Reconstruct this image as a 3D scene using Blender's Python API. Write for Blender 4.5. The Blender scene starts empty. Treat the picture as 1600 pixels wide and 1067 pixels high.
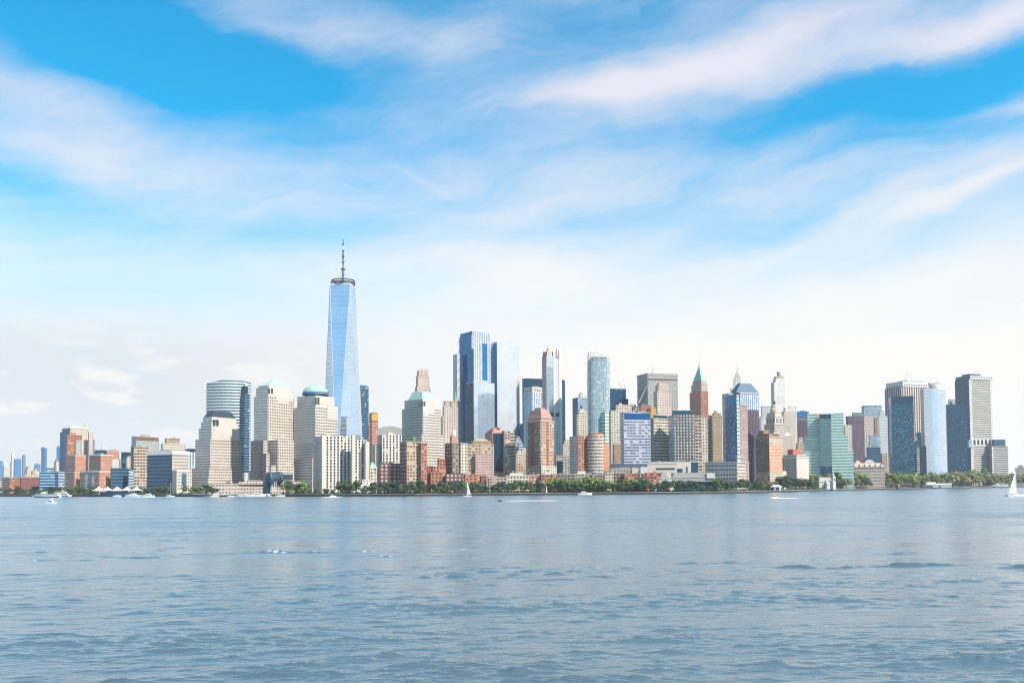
import bpy, bmesh, math, random
import numpy as np
from mathutils import Vector, Matrix

# ------------------------------------------------------------------ scene, camera, sky, sun, exposure
SC = bpy.context.scene
COL = SC.collection
R = math.radians
random.seed(7)
F = 1450.0                 # focal length in photo pixels (1600 wide)
CAM_H = 11.0               # eye height above the water, on a ferry pier
PITCH, ROLL = R(2.5), R(0.35)
HORIZON = 760.0
cd = bpy.data.cameras.new('camera'); cam = bpy.data.objects.new('camera', cd); COL.objects.link(cam)
SC.camera = cam
cd.sensor_width = 36.0
cd.lens = 36.0 * F / 1600.0
SHY = ((HORIZON - 533.5) - F * math.tan(PITCH)) / 1600.0
cd.shift_y = SHY
cd.clip_start = 1.0; cd.clip_end = 60000.0
CM = Matrix.Rotation(R(90) + PITCH, 4, 'X') @ Matrix.Rotation(-ROLL, 4, 'Z')
CM.translation = (0, 0, CAM_H)
cam.matrix_world = CM
CR = CM.to_3x3()


def ray(px, py):
    """direction through a photo pixel, scaled to one metre of depth"""
    d = CR @ Vector(((px - 800.0) / F, -(py - 533.5) / F + SHY * 1600.0 / F, -1.0))
    return d / d.y


def at(px, py, D):
    d = ray(px, py)
    return Vector((d.x * D, D, CAM_H + d.z * D))


EXPO = 0.62
SC.view_settings.view_transform = 'Standard'
SC.view_settings.look = 'None'
SC.view_settings.exposure = EXPO
SC.view_settings.gamma = 1.0
SC.render.engine = 'CYCLES'
SC.cycles.max_bounces = 6
SC.cycles.diffuse_bounces = 2
SC.cycles.glossy_bounces = 3
SC.cycles.transparent_max_bounces = 8
SC.cycles.use_denoising = True
SC.cycles.denoising_prefilter = 'ACCURATE'
SC.cycles.filter_width = 1.15
SC.cycles.volume_bounces = 1
SC.cycles.sample_clamp_indirect = 6.0

SUN_EL = R(46)
SUN_AZ = R(126)            # clockwise from the view direction (+Y): from the right and a little behind
sv = Vector((math.sin(SUN_AZ) * math.cos(SUN_EL), math.cos(SUN_AZ) * math.cos(SUN_EL), math.sin(SUN_EL)))
sl = bpy.data.lights.new('sun', 'SUN'); sl.energy = 4.6; sl.angle = R(0.53); sl.color = (1.0, 0.92, 0.82)
so = bpy.data.objects.new('sun', sl); COL.objects.link(so)
so.rotation_euler = sv.to_track_quat('Z', 'Y').to_euler()


class NT:
    """tiny helper for node trees"""
    def __init__(s, tree): s.t = tree; s.n = tree.nodes; s.l = tree.links
    def new(s, ty, **kw):
        n = s.n.new(ty)
        for k, v in kw.items(): setattr(n, k, v)
        return n
    def put(s, sock, v):
        if isinstance(v, bpy.types.NodeSocket): s.l.new(v, sock)
        else: sock.default_value = v
    def m(s, op, a, b=0.0, c=0.0, clamp=False):
        n = s.new('ShaderNodeMath', operation=op, use_clamp=clamp)
        s.put(n.inputs[0], a); s.put(n.inputs[1], b)
        if op in ('MULTIPLY_ADD', 'SMOOTH_MIN', 'COMPARE', 'WRAP'): s.put(n.inputs[2], c)
        return n.outputs[0]
    def mix(s, f, a, b, blend='MIX'):
        n = s.new('ShaderNodeMix', data_type='RGBA', blend_type=blend)
        s.put(n.inputs[0], f)
        for k, v in ((6, a), (7, b)):
            s.put(n.inputs[k], v if isinstance(v, bpy.types.NodeSocket) else (*v[:3], 1.0))
        return n.outputs[2]
    def ramp(s, f, pts):
        n = s.new('ShaderNodeValToRGB'); s.put(n.inputs[0], f)
        e = n.color_ramp.elements
        while len(e) < len(pts): e.new(0.5)
        for i, (p, c) in enumerate(pts):
            e[i].position = p
            e[i].color = (c, c, c, 1) if isinstance(c, (int, float)) else (*c, 1)
        return n.outputs[0]
    def smooth(s, v, lo, hi, a=0.0, b=1.0):
        n = s.new('ShaderNodeMapRange', interpolation_type='SMOOTHSTEP')
        s.put(n.inputs[0], v)
        for k, x in zip((1, 2, 3, 4), (lo, hi, a, b)): s.put(n.inputs[k], x)
        return n.outputs[0]
    def noise(s, vec, scale, detail=4.0, rough=0.5, out=0, dist=0.0):
        n = s.new('ShaderNodeTexNoise'); s.put(n.inputs['Vector'], vec)
        n.inputs['Scale'].default_value = scale; n.inputs['Detail'].default_value = detail
        n.inputs['Roughness'].default_value = rough; n.inputs['Distortion'].default_value = dist
        return n.outputs[out]
    def xyz(s, x, y, z=0.0):
        n = s.new('ShaderNodeCombineXYZ')
        for k, v in enumerate((x, y, z)): s.put(n.inputs[k], v)
        return n.outputs[0]
    def sep(s, v):
        n = s.new('ShaderNodeSeparateXYZ'); s.l.new(v, n.inputs[0]); return n.outputs


def lin(c):
    return tuple((v / 255.0 / 12.92) if v <= 10 else (((v / 255.0) + 0.055) / 1.055) ** 2.4 for v in c)


SKY_STRENGTH = 0.1
world = bpy.data.worlds.new('World'); SC.world = world
world.use_nodes = True
wn = NT(world.node_tree); wn.n.clear()
sky = wn.new('ShaderNodeTexSky', sky_type='NISHITA', sun_disc=False)
sky.sun_elevation = SUN_EL; sky.sun_rotation = SUN_AZ
sky.altitude = 0; sky.air_density = 1.0; sky.dust_density = 0.4; sky.ozone_density = 3.0
tc = wn.new('ShaderNodeTexCoord').outputs['Generated']
dx, dy, dz = wn.sep(tc)
az = wn.m('ARCTAN2', dx, dy)
el = wn.m('ARCSINE', dz)
# slow warp so that cloud edges wander
w0 = wn.xyz(wn.m('MULTIPLY', az, 1.0), wn.m('MULTIPLY', el, 2.0))
wc = wn.sep(wn.noise(w0, 5.0, 5.0, 0.55, out=1))
azw = wn.m('MULTIPLY_ADD', wn.m('SUBTRACT', wc[0], 0.5), 0.13, az)
elw = wn.m('MULTIPLY_ADD', wn.m('SUBTRACT', wc[1], 0.5), 0.075, el)


def blob(px, py, sx, sy, ang, amp):
    """soft elongated cloud bank (or gap) in a fixed direction of the sky"""
    d = ray(px, py).normalized()
    a0, e0 = math.atan2(d.x, d.y), math.asin(d.z)
    ca, sa = math.cos(R(ang)), math.sin(R(ang))
    u = wn.m('SUBTRACT', azw, a0); v = wn.m('SUBTRACT', elw, e0)
    p = wn.m('ADD', wn.m('MULTIPLY', u, ca * F / sx), wn.m('MULTIPLY', v, sa * F / sx))
    q = wn.m('ADD', wn.m('MULTIPLY', u, -sa * F / sy), wn.m('MULTIPLY', v, ca * F / sy))
    r2 = wn.m('ADD', wn.m('MULTIPLY', p, p), wn.m('MULTIPLY', q, q))
    g = wn.m('EXPONENT', wn.m('MULTIPLY', r2, -1.0))
    return wn.m('MULTIPLY', g, amp)


BLOBS = [  # px, py, half length, half width, angle, amount
    (250, 85, 260, 62, -6, -1.15), (330, 122, 170, 34, 0, -0.32), (150, 60, 120, 40, -15, -0.25), (690, 15, 190, 30, 0, -0.30), (860, 62, 120, 30, 10, -0.15),
    (0, 262, 110, 26, 0, -0.40), (1430, 128, 150, 36, 8, -0.46), (1230, 150, 150, 36, 12, -0.30), (1480, 190, 220, 34, 0, -0.22),
    (1590, 85, 90, 30, 10, -0.3), (1180, 190, 300, 40, 4, -0.12), (40, 330, 240, 40, 0, -0.12), (500, 355, 190, 24, 6, -0.22), (180, 440, 260, 50, 0, -0.12),
    (1130, 345, 170, 34, 0, -0.16), (880, 215, 120, 25, 0, -0.1), (1500, 300, 260, 70, 12, -0.12),
    (60, 150, 170, 60, -12, 0.22), (400, 166, 160, 20, 3, 0.24), (520, 50, 130, 34, 10, 0.22), (370, 25, 70, 30, 0, 0.18), (80, 25, 90, 35, 0, 0.2),
    (930, 140, 150, 26, 6, 0.42), (1130, 95, 230, 40, 13, 0.55), (1450, 45, 240, 24, 10, 0.50), (1590, 18, 120, 26, 10, 0.3),
    (1520, 285, 150, 14, 17, 0.30), (1330, 335, 170, 18, 20, 0.24), (830, 420, 150, 42, 0, 0.22), (770, 20, 90, 30, 0, 0.12),
    (1590, 155, 40, 18, 0, 0.3), (640, 268, 50, 6, -22, 0.10), (1400, 440, 330, 42, 8, 0.16), (1560, 168, 120, 10, 0, 0.14),
    (700, 75, 110, 26, 6, 0.16), (1300, 212, 120, 14, 8, 0.14),
]
dens = wn.m('MULTIPLY', 1.25, wn.ramp(wn.m('MULTIPLY', el, 1.0 / R(60)), [
    (0.00, 0.90), (6 / 60, 0.88), (8 / 60, 0.78), (10.5 / 60, 0.62), (13 / 60, 0.54), (16 / 60, 0.46), (20 / 60, 0.37), (24 / 60, 0.31), (29 / 60, 0.25), (45 / 60, 0.22), (1.0, 0.20)]))
for b in BLOBS:
    dens = wn.m('ADD', dens, blob(*b))
# streaky cirrus, slanting gently up to the right
cs, sn = math.cos(R(9)), math.sin(R(9))
ru = wn.m('ADD', wn.m('MULTIPLY', azw, cs), wn.m('MULTIPLY', elw, sn))
rv = wn.m('SUBTRACT', wn.m('MULTIPLY', elw, cs), wn.m('MULTIPLY', azw, sn))
cir = wn.noise(wn.xyz(wn.m('MULTIPLY', ru, 2.2), wn.m('MULTIPLY', rv, 9.0), 3.7), 2.2, 8.0, 0.58)
fine = wn.noise(wn.xyz(wn.m('MULTIPLY', ru, 5.0), wn.m('MULTIPLY', rv, 26.0), 1.2), 3.0, 8.0, 0.66)
fall = wn.smooth(el, R(9), R(19), 0.18, 1.0)
dens = wn.m('ADD', dens, wn.m('MULTIPLY', wn.m('MULTIPLY', wn.m('SUBTRACT', cir, 0.5), 0.85), fall))
dens = wn.m('ADD', dens, wn.m('MULTIPLY', wn.m('MULTIPLY', wn.m('SUBTRACT', fine, 0.5), 0.24), fall))
# unseen sky shaped for the glass tower's reflections: clearer behind, cloud bank added beside
back = wn.smooth(wn.m('ABSOLUTE', az), R(128), R(160))
dens = wn.m('SUBTRACT', dens, wn.m('MULTIPLY', back, wn.smooth(el, R(40), R(0), 0.0, 0.34)))
bank = wn.m('MULTIPLY', wn.smooth(wn.m('ABSOLUTE', wn.m('SUBTRACT', az, R(105))), R(28), R(12)), wn.smooth(el, R(42), R(22)))
dens = wn.m('ADD', dens, wn.m('MULTIPLY', bank, 0.7))
dens = wn.smooth(dens, -0.08, 1.06)
# low puffs on the left, just above the far shore
pn = wn.noise(wn.xyz(wn.m('MULTIPLY', az, 9.0), wn.m('MULTIPLY', el, 26.0), 9.1), 1.6, 5.0, 0.5)
puff = wn.m('MULTIPLY', wn.smooth(pn, 0.48, 0.66), wn.m('MULTIPLY', wn.smooth(az, R(-8), R(-17)), wn.m('MULTIPLY', wn.smooth(el, R(1.5), R(4)), wn.smooth(el, R(11), R(6)))))
KW = 1.0 / (SKY_STRENGTH * 2 ** EXPO)      # picture white in sky units
blue = wn.mix(1.0, sky.outputs[0], (0.0, 1.26, 1.46), 'MULTIPLY')
low = tuple(v * KW * 1.02 for v in lin((222, 230, 237)))
warm = tuple(v * KW * 1.04 for v in lin((250, 247, 243)))
lav = tuple(v * KW for v in lin((230, 231, 244)))
cloudc = wn.mix(wn.smooth(el, R(11), R(24)), warm, lav)
haze_c = wn.mix(wn.m('MULTIPLY', wn.smooth(el, R(7), R(13)), 1.0), low, cloudc)
haze_c = wn.mix(wn.smooth(az, R(-26), R(6)), haze_c, cloudc)
haze_c = wn.mix(puff, haze_c, tuple(v * KW for v in lin((249, 247, 244))))
skyc = wn.mix(dens, blue, haze_c)
bg = wn.new('ShaderNodeBackground'); wn.l.new(skyc, bg.inputs[0]); bg.inputs[1].default_value = SKY_STRENGTH
wo = wn.new('ShaderNodeOutputWorld'); wn.l.new(bg.outputs[0], wo.inputs[0])

# ------------------------------------------------------------------ helpers
GZ = 2.5                     # street level above the water


def tag(o, label=None, cat=None, group=None, kind=None):
    if label: o['label'] = label
    if cat: o['category'] = cat
    if group: o['group'] = group
    if kind: o['kind'] = kind
    return o


def empty(name, loc, label, cat, group=None):
    o = bpy.data.objects.new(name, None); COL.objects.link(o)
    o.location = loc; o.empty_display_size = 1.0
    return tag(o, label, cat, group)


def simple(name, rgb, rough=0.7, metal=0.0, k=0.6, var=0.12, scale=0.15):
    m = bpy.data.materials.new(name); m.use_nodes = True
    t = NT(m.node_tree); p = t.n['Principled BSDF']
    c = tuple(v * k for v in lin(rgb))
    g = t.new('ShaderNodeNewGeometry').outputs['Position']
    n = t.noise(g, scale, 4.0, 0.6)
    f = t.m('MULTIPLY_ADD', t.m('SUBTRACT', n, 0.5), 2.0 * var, 1.0)
    vm = t.new('ShaderNodeVectorMath', operation='SCALE'); vm.inputs[0].default_value = c; t.l.new(f, vm.inputs[3])
    t.l.new(vm.outputs[0], p.inputs['Base Color'])
    p.inputs['Roughness'].default_value = rough; p.inputs['Metallic'].default_value = metal
    return m


# ------------------------------------------------------------------ shoreline, ground, water
SHORE_PX = [(-900, 10.0), (-300, 10.3), (0, 10.7), (150, 11.5), (300, 12.7), (500, 13.7), (650, 14.1), (850, 13.7), (1000, 13.5), (1140, 13.1), (1240, 11.0), (1340, 8.9), (1480, 7.2), (1600, 6.0), (1900, 5.2), (2600, 4.6)]


def shore(px):
    xs = [p[0] for p in SHORE_PX]; ys = [CAM_H * F / p[1] for p in SHORE_PX]
    return float(np.interp(px, xs, ys))


def horizon_y(px):
    return HORIZON + (800 - px) * math.tan(ROLL)


def ux(px): return ray(px, 755).x


shore_pts = [Vector((ux(p) * shore(p), shore(p), 0)) for p in range(-900, 2601, 25)]
m_ground = simple('paved_ground', (150, 148, 140), 0.9, k=0.45, var=0.25, scale=0.05)
bm = bmesh.new()
fr = [bm.verts.new((p.x, p.y + 3.0, GZ)) for p in shore_pts]
bk = [bm.verts.new((p.x * 8500.0 / p.y, 8500.0, GZ)) for p in shore_pts]
for i in range(len(fr) - 1):
    bm.faces.new((fr[i], fr[i + 1], bk[i + 1], bk[i]))
me = bpy.data.meshes.new('ground'); bm.to_mesh(me); bm.free(); me.materials.append(m_ground)
o = bpy.data.objects.new('ground', me); COL.objects.link(o); o['kind'] = 'structure'


def strip(name, off0, off1, z0, z1, mat, a=None, b=None):
    """a long low prism following the shoreline"""
    pts = shore_pts if a is None else [Vector((ux(p) * shore(p), shore(p), 0)) for p in np.arange(a, b + .1, 12.5)]
    bm = bmesh.new(); rows = []
    for p in pts:
        rows.append([bm.verts.new((p.x, p.y + o_, z_)) for o_, z_ in ((off0, z0), (off0, z1), (off1, z1), (off1, z0))])
    for q, r in zip(rows, rows[1:]):
        for k in range(3):
            bm.faces.new((q[k], r[k], r[k + 1], q[k + 1]))
    bm.faces.new(rows[0]); bm.faces.new(rows[-1][::-1])
    bmesh.ops.recalc_face_normals(bm, faces=bm.faces)
    me = bpy.data.meshes.new(name); bm.to_mesh(me); bm.free(); me.materials.append(mat)
    o = bpy.data.objects.new(name, me); COL.objects.link(o)
    return o


m_wall = simple('dark_seawall', (62, 74, 80), 0.85, k=0.5, var=0.4, scale=0.3)
m_cope = simple('stone_coping', (205, 203, 200), 0.8, k=0.6, var=0.2, scale=0.4)
w = strip('seawall', 0.0, 3.0, -1.0, 2.45, m_wall)
tag(w, 'long dark seawall along the water below the shore promenade', 'seawall')
cp = strip('coping', -0.25, 3.2, 2.45, 2.9, m_cope); cp.parent = w
pv = strip('promenade', 3.2, 16.0, 2.3, 2.62, simple('promenade_paving', (190, 188, 184), 0.85, k=0.6, var=0.2, scale=0.2))
pv['kind'] = 'structure'

# water: a fan of real waves, fine where the photo looks closely
rng = np.random.default_rng(3)
WAVELET, LEAN, WNEAR = 0.20, 0.11, 0.05
SHARP = 0.35
BUMP = 0.2
APEX = -25.0
dyv = np.concatenate([np.linspace(900, 345, 60, endpoint=False), np.linspace(345, 14, 640), np.linspace(13.5, 2.2, 50)])
dep = CAM_H * F / dyv - APEX
tn = np.concatenate([np.linspace(-1.5, -0.62, 70, endpoint=False), np.linspace(-0.62, 0.62, 860), np.linspace(0.62, 1.5, 71)[1:]])
DD, TT = np.meshgrid(dep, tn, indexing='ij')
X = DD * TT; Y = DD + APEX
Z = np.zeros_like(X)
cell = np.maximum(np.gradient(dep)[:, None] * np.ones_like(X), DD * 0.0016)
ncomp = 130
lam = np.exp(rng.uniform(np.log(0.5), np.log(8.0), ncomp))
th = R(98) + rng.normal(0, 0.5, ncomp)
ph = rng.uniform(0, 2 * np.pi, ncomp)
amp = 0.00165 * lam ** 0.62
lam = np.concatenate([lam, np.exp(rng.uniform(np.log(10.0), np.log(48.0), 44))])     # long low undulations
th = np.concatenate([th, R(94) + rng.normal(0, 0.38, 44)]); ph = np.concatenate([ph, rng.uniform(0, 6.28, 44)])
amp = np.concatenate([amp, 0.00022 * lam[ncomp:]]); ncomp = len(lam)
# gusts: patches of rougher and smoother water
gust = 0.0
for k in range(9):
    l2 = rng.uniform(30, 170); a2 = rng.uniform(0, np.pi)
    gust = gust + np.sin(2 * np.pi * (X * np.cos(a2) * 0.55 + Y * np.sin(a2)) / l2 + rng.uniform(0, 6.28))
gust = np.clip(1.0 + 0.13 * gust, 0.5, 1.7)
for k in range(ncomp):
    kx, ky = np.cos(th[k]) * 2 * np.pi / lam[k], np.sin(th[k]) * 2 * np.pi / lam[k]
    fade = np.clip(lam[k] / (1.1 * cell) - 0.5, 0, 1)
    s = np.sin(kx * X + ky * Y + ph[k] + 0.7 * np.sin(0.031 * X * (1 + k % 3) + 0.045 * Y + k))
    Z += fade * amp[k] * (s + 0.28 * np.cos(2 * (kx * X + ky * Y + ph[k])))
Z *= gust
ZS = float(Z[440:560].std()) + 1e-6
Z = ZS * (np.exp(np.clip(SHARP * Z / ZS, -2.5, 1.5)) - 1.0) / SHARP
foam = np.zeros_like(X)


def ridge(px0, px1, py, h, wid, fo, seed):
    """a wake swell running across the view, broken into separate crests"""
    global Z, foam
    Dm = CAM_H * F / (py - horizon_y((px0 + px1) / 2))
    x0, x1 = ux(px0) * Dm, ux(px1) * Dm
    yc = Dm + 0.9 * np.sin(X * 0.22 + seed) + 0.5 * np.sin(X * 0.6 + 2 * seed) + 1.4 * np.sin(X * 0.07 + seed)
    env = 0.5 + 0.5 * np.tanh((X - x0) / 2.0); env *= 0.5 - 0.5 * np.tanh((X - x1) / 2.0)
    br = np.clip(0.55 + 0.33 * np.sin(X * 0.30 + seed * 1.7) + 0.28 * np.sin(X * 0.83 + seed) + 0.15 * np.sin(X * 2.3 + Y * .8 + seed), 0, 1)
    d = (Y - yc)
    prof = np.where(d < 0, np.exp(-(d / (wid * 0.36)) ** 2), np.exp(-(d / wid) ** 2))
    Z += h * env * br * prof
    if fo:
        nz = 0.5 + 0.5 * np.sin(X * 2.7 + 3 * np.sin(Y * 1.3 + seed)) * np.sin(X * 1.1 + Y * 2.3 + seed)
        foam = np.maximum(foam, 1.5 * fo * env * np.clip(br * 1.6 - 0.4, 0, 1) * np.exp(-((d + .4) / (wid * 0.8)) ** 2) * nz)


ridge(1065, 1185, 880, 0.42, 2.0, 0.0, 1)
ridge(1212, 1480, 884, 0.58, 2.1, 0.0, 2.2)
ridge(1530, 1750, 887, 0.52, 2.1, 0.35, 3)
ridge(355, 520, 864, 0.34, 2.0, 0.62, 4)
ridge(380, 760, 861, 0.14, 3.4, 0.55, 9)
ridge(560, 760, 868, 0.16, 2.4, 0.5, 5)
ridge(-60, 150, 876, 0.20, 1.3, 0.5, 6)
ridge(150, 270, 871, 0.30, 1.3, 0.2, 7.5)
ridge(30, 160, 993, 0.17, 0.7, 0.0, 11)
ridge(170, 310, 985, 0.16, 0.7, 0.0, 12)
ridge(240, 420, 1012, 0.15, 0.7, 0.0, 13)
ridge(1330, 1560, 1037, 0.14, 0.6, 0.0, 14)


def foam_patch(px0, px1, py0, py1, a):
    """churned white water: boat wakes and a breaking crest"""
    global foam
    D0 = CAM_H * F / (py1 - horizon_y(px0)); D1 = CAM_H * F / (py0 - horizon_y(px0))
    x0, x1 = ux(px0) * (D0 + D1) / 2, ux(px1) * (D0 + D1) / 2
    cx, cy = (x0 + x1) / 2, (D0 + D1) / 2
    q = ((X - cx) / ((x1 - x0) / 2)) ** 6 + ((Y - cy) / ((D1 - D0) / 2)) ** 2
    foam = np.maximum(foam, a * np.exp(-q))


foam_patch(1199, 1214, 881.6, 883.6, 0.6)
foam_patch(357, 374, 862, 864, 0.5)
for a_ in ((783, 880, 781.6, 783.4, .85), (870, 965, 782.0, 783.4, .5), (975, 1040, 781.5, 782.6, .55), (1205, 1246, 777.2, 779.2, 1.0), (1246, 1320, 777.4, 778.6, .5),
           (218, 246, 775.6, 777.6, 1.0), (246, 420, 775.9, 777.3, .42), (507, 536, 775.6, 777.0, 1.0), (66, 84, 785.6, 787.6, .8)):
    foam_patch(*a_)
nr, nc = X.shape
vs = np.stack([X, Y, Z], -1).reshape(-1, 3)
idx = np.arange(nr * nc).reshape(nr, nc)
quads = np.stack([idx[:-1, :-1], idx[:-1, 1:], idx[1:, 1:], idx[1:, :-1]], -1).reshape(-1, 4)
me = bpy.data.meshes.new('water')
me.vertices.add(len(vs)); me.vertices.foreach_set('co', vs.astype(np.float32).ravel())
me.loops.add(quads.size); me.loops.foreach_set('vertex_index', quads.astype(np.int32).ravel())
me.polygons.add(len(quads)); me.polygons.foreach_set('loop_start', np.arange(0, quads.size, 4, dtype=np.int32))
me.update(calc_edges=True)
me.polygons.foreach_set('use_smooth', np.ones(len(quads), dtype=bool))
at_ = me.attributes.new('foam', 'FLOAT', 'POINT'); at_.data.foreach_set('value', foam.astype(np.float32).ravel())
m = bpy.data.materials.new('river_water'); m.use_nodes = True
t = NT(m.node_tree); p = t.n['Principled BSDF']
g = t.new('ShaderNodeNewGeometry').outputs['Position']
gx, gy, gz = t.sep(g)
gv = t.xyz(t.m('MULTIPLY', gx, 0.62), gy, gz)
n3 = t.noise(gv, 0.02, 3.0, 0.5)
def crest(sc, det, rg):
    n = t.noise(gv, sc, det, rg, dist=0.4)
    return t.m('SUBTRACT', 1.0, t.m('ABSOLUTE', t.m('MULTIPLY_ADD', n, 2.0, -1.0)))
n1 = crest(1.1, 5.0, 0.6); n2 = crest(0.22, 4.0, 0.55)
near = t.smooth(gy, 60, 700)
hgt = t.m('ADD', t.m('MULTIPLY', n1, 0.20), t.m('MULTIPLY', n2, t.m('MULTIPLY_ADD', near, 0.9, 0.35)))
hgt = t.m('MULTIPLY', hgt, t.m('MULTIPLY_ADD', n3, 1.2, 0.4))
bp = t.new('ShaderNodeBump'); bp.inputs['Strength'].default_value = BUMP; bp.inputs['Distance'].default_value = 1.0
t.l.new(hgt, bp.inputs['Height'])
fa = t.new('ShaderNodeAttribute', attribute_name='foam').outputs['Fac']
fn = t.noise(gv, 0.9, 7.0, 0.7)
fm = t.smooth(t.m('ADD', fa, t.m('MULTIPLY_ADD', fn, 1.6, -0.8)), 0.35, 1.0)
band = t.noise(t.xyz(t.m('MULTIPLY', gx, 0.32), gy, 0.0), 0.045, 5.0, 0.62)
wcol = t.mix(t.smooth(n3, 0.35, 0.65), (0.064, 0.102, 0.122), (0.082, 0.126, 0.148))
wcol = t.mix(t.smooth(t.m('ADD', gy, t.m('MULTIPLY_ADD', band, 300.0, -150.0)), 110, 800), wcol, (0.130, 0.178, 0.205))      # paler with distance: brighter sky reflection put into the base colour
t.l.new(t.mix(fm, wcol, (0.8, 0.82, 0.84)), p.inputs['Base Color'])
t.put(p.inputs['Roughness'], t.m('ADD', t.m('MULTIPLY', fm, 0.5), t.m('MULTIPLY_ADD', t.smooth(gy, 50, 900), 0.10, 0.06)))
p.inputs['IOR'].default_value = 1.75
# fine wavelets: a true spread of little facets, leaning a touch to the windward (near) side
q1 = t.sep(t.noise(gv, 1.7, 3.0, 0.6, out=1)); q2 = t.sep(t.noise(gv, 0.33, 3.0, 0.6, out=1))
wl_ = t.m('MULTIPLY_ADD', t.smooth(gy, 90, 400), WAVELET - WNEAR, WNEAR)
ax_ = t.m('MULTIPLY', t.m('SUBTRACT', t.m('ADD', q1[0], q2[0]), 1.0), wl_)
ay_ = t.m('SUBTRACT', t.m('MULTIPLY', t.m('SUBTRACT', t.m('ADD', q1[1], q2[1]), 1.0), wl_), t.m('MULTIPLY', t.m('MULTIPLY_ADD', t.smooth(gy, 70, 330), LEAN - 0.03, 0.03), t.m('MULTIPLY_ADD', band, 3.4, -0.7)))
va = t.new('ShaderNodeVectorMath', operation='ADD'); t.l.new(bp.outputs[0], va.inputs[0]); t.l.new(t.xyz(ax_, ay_, 0.0), va.inputs[1])
vn = t.new('ShaderNodeVectorMath', operation='NORMALIZE'); t.l.new(va.outputs[0], vn.inputs[0])
t.l.new(vn.outputs[0], p.inputs['Normal'])
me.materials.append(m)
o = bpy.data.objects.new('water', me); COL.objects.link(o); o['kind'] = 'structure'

# ------------------------------------------------------------------ facade materials
KW_ = 0.64                   # lit picture colour -> real wall albedo
fg = bpy.data.node_groups.new('facade', 'ShaderNodeTree')
fi = fg.interface
for nm, ty in (('Wall', 'NodeSocketColor'), ('Glass', 'NodeSocketColor'), ('WU', 'NodeSocketFloat'), ('WV', 'NodeSocketFloat'), ('Rough', 'NodeSocketFloat'),
               ('Metal', 'NodeSocketFloat'), ('Var', 'NodeSocketFloat'), ('Lit', 'NodeSocketFloat'), ('LitColor', 'NodeSocketColor'), ('OffV', 'NodeSocketFloat')):
    fi.new_socket(nm, in_out='INPUT', socket_type=ty)
fi.new_socket('BSDF', in_out='OUTPUT', socket_type='NodeSocketShader')
t = NT(fg)
gi = t.new('NodeGroupInput').outputs; go = t.new('NodeGroupOutput')
uvn = t.new('ShaderNodeUVMap', uv_map='cells').outputs[0]
u, v, _ = t.sep(uvn)
oi = t.new('ShaderNodeObjectInfo').outputs['Random']
fu, fv = t.m('FRACT', u), t.m('FRACT', v)
iu, iv = t.m('FLOOR', u), t.m('FLOOR', v)
inu = t.m('LESS_THAN', t.m('ABSOLUTE', t.m('SUBTRACT', fu, 0.5)), t.m('MULTIPLY', gi['WU'], 0.5))
inv = t.m('LESS_THAN', t.m('ABSOLUTE', t.m('SUBTRACT', fv, gi['OffV'])), t.m('MULTIPLY', gi['WV'], 0.5))
win = t.m('MULTIPLY', inu, inv)
wnz = t.new('ShaderNodeTexWhiteNoise', noise_dimensions='3D')
t.l.new(t.xyz(iu, iv, t.m('MULTIPLY', oi, 91.7)), wnz.inputs[0])
rv_, rc_ = wnz.outputs[0], wnz.outputs[1]
r1, r2, r3 = t.sep(rc_)
rowz = t.new('ShaderNodeTexWhiteNoise', noise_dimensions='2D')
t.l.new(t.xyz(iv, t.m('MULTIPLY', oi, 37.0)), rowz.inputs[0])
gp = t.new('ShaderNodeNewGeometry').outputs['Position']
stain = t.noise(gp, 0.035, 5.0, 0.62)
px_, py_, pz_ = t.sep(gp)
streak = t.noise(t.xyz(t.m('MULTIPLY', px_, 0.5), t.m('MULTIPLY', py_, 0.5), t.m('MULTIPLY', pz_, 0.03)), 0.6, 3.0, 0.6)
wf = t.m('ADD', t.m('MULTIPLY_ADD', stain, 0.34, 0.72), t.m('MULTIPLY_ADD', streak, 0.26, -0.02))
wf = t.m('MULTIPLY', wf, t.m('MULTIPLY_ADD', rowz.outputs[0], 0.10, 0.95))
wv_ = t.new('ShaderNodeVectorMath', operation='SCALE'); t.l.new(gi['Wall'], wv_.inputs[0]); t.l.new(wf, wv_.inputs[3])
gfac = t.m('MULTIPLY_ADD', t.m('SUBTRACT', r1, 0.5), t.m('MULTIPLY', gi['Var'], 2.0), 1.0)
gfac = t.m('MULTIPLY', gfac, t.m('MULTIPLY_ADD', stain, 0.5, 0.75))
gv_ = t.new('ShaderNodeVectorMath', operation='SCALE'); t.l.new(gi['Glass'], gv_.inputs[0]); t.l.new(gfac, gv_.inputs[3])
lit = t.m('LESS_THAN', r2, gi['Lit'])
gcol = t.mix(t.m('MULTIPLY', lit, t.m('MULTIPLY_ADD', r3, 0.6, 0.4)), gv_.outputs[0], gi['LitColor'])
col = t.mix(win, wv_.outputs[0], gcol)
pb = t.new('ShaderNodeBsdfPrincipled')
t.l.new(col, pb.inputs['Base Color'])
nl = t.m('SUBTRACT', 1.0, lit)
glz = t.m('MULTIPLY', win, t.m('MULTIPLY_ADD', nl, 0.8, 0.2))
t.put(pb.inputs['Roughness'], t.m('MULTIPLY_ADD', glz, t.m('SUBTRACT', gi['Rough'], 0.8), 0.8))
t.put(pb.inputs['Metallic'], t.m('MULTIPLY', glz, gi['Metal']))
t.l.new(pb.outputs[0], go.inputs[0])
FAC = {}


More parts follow.
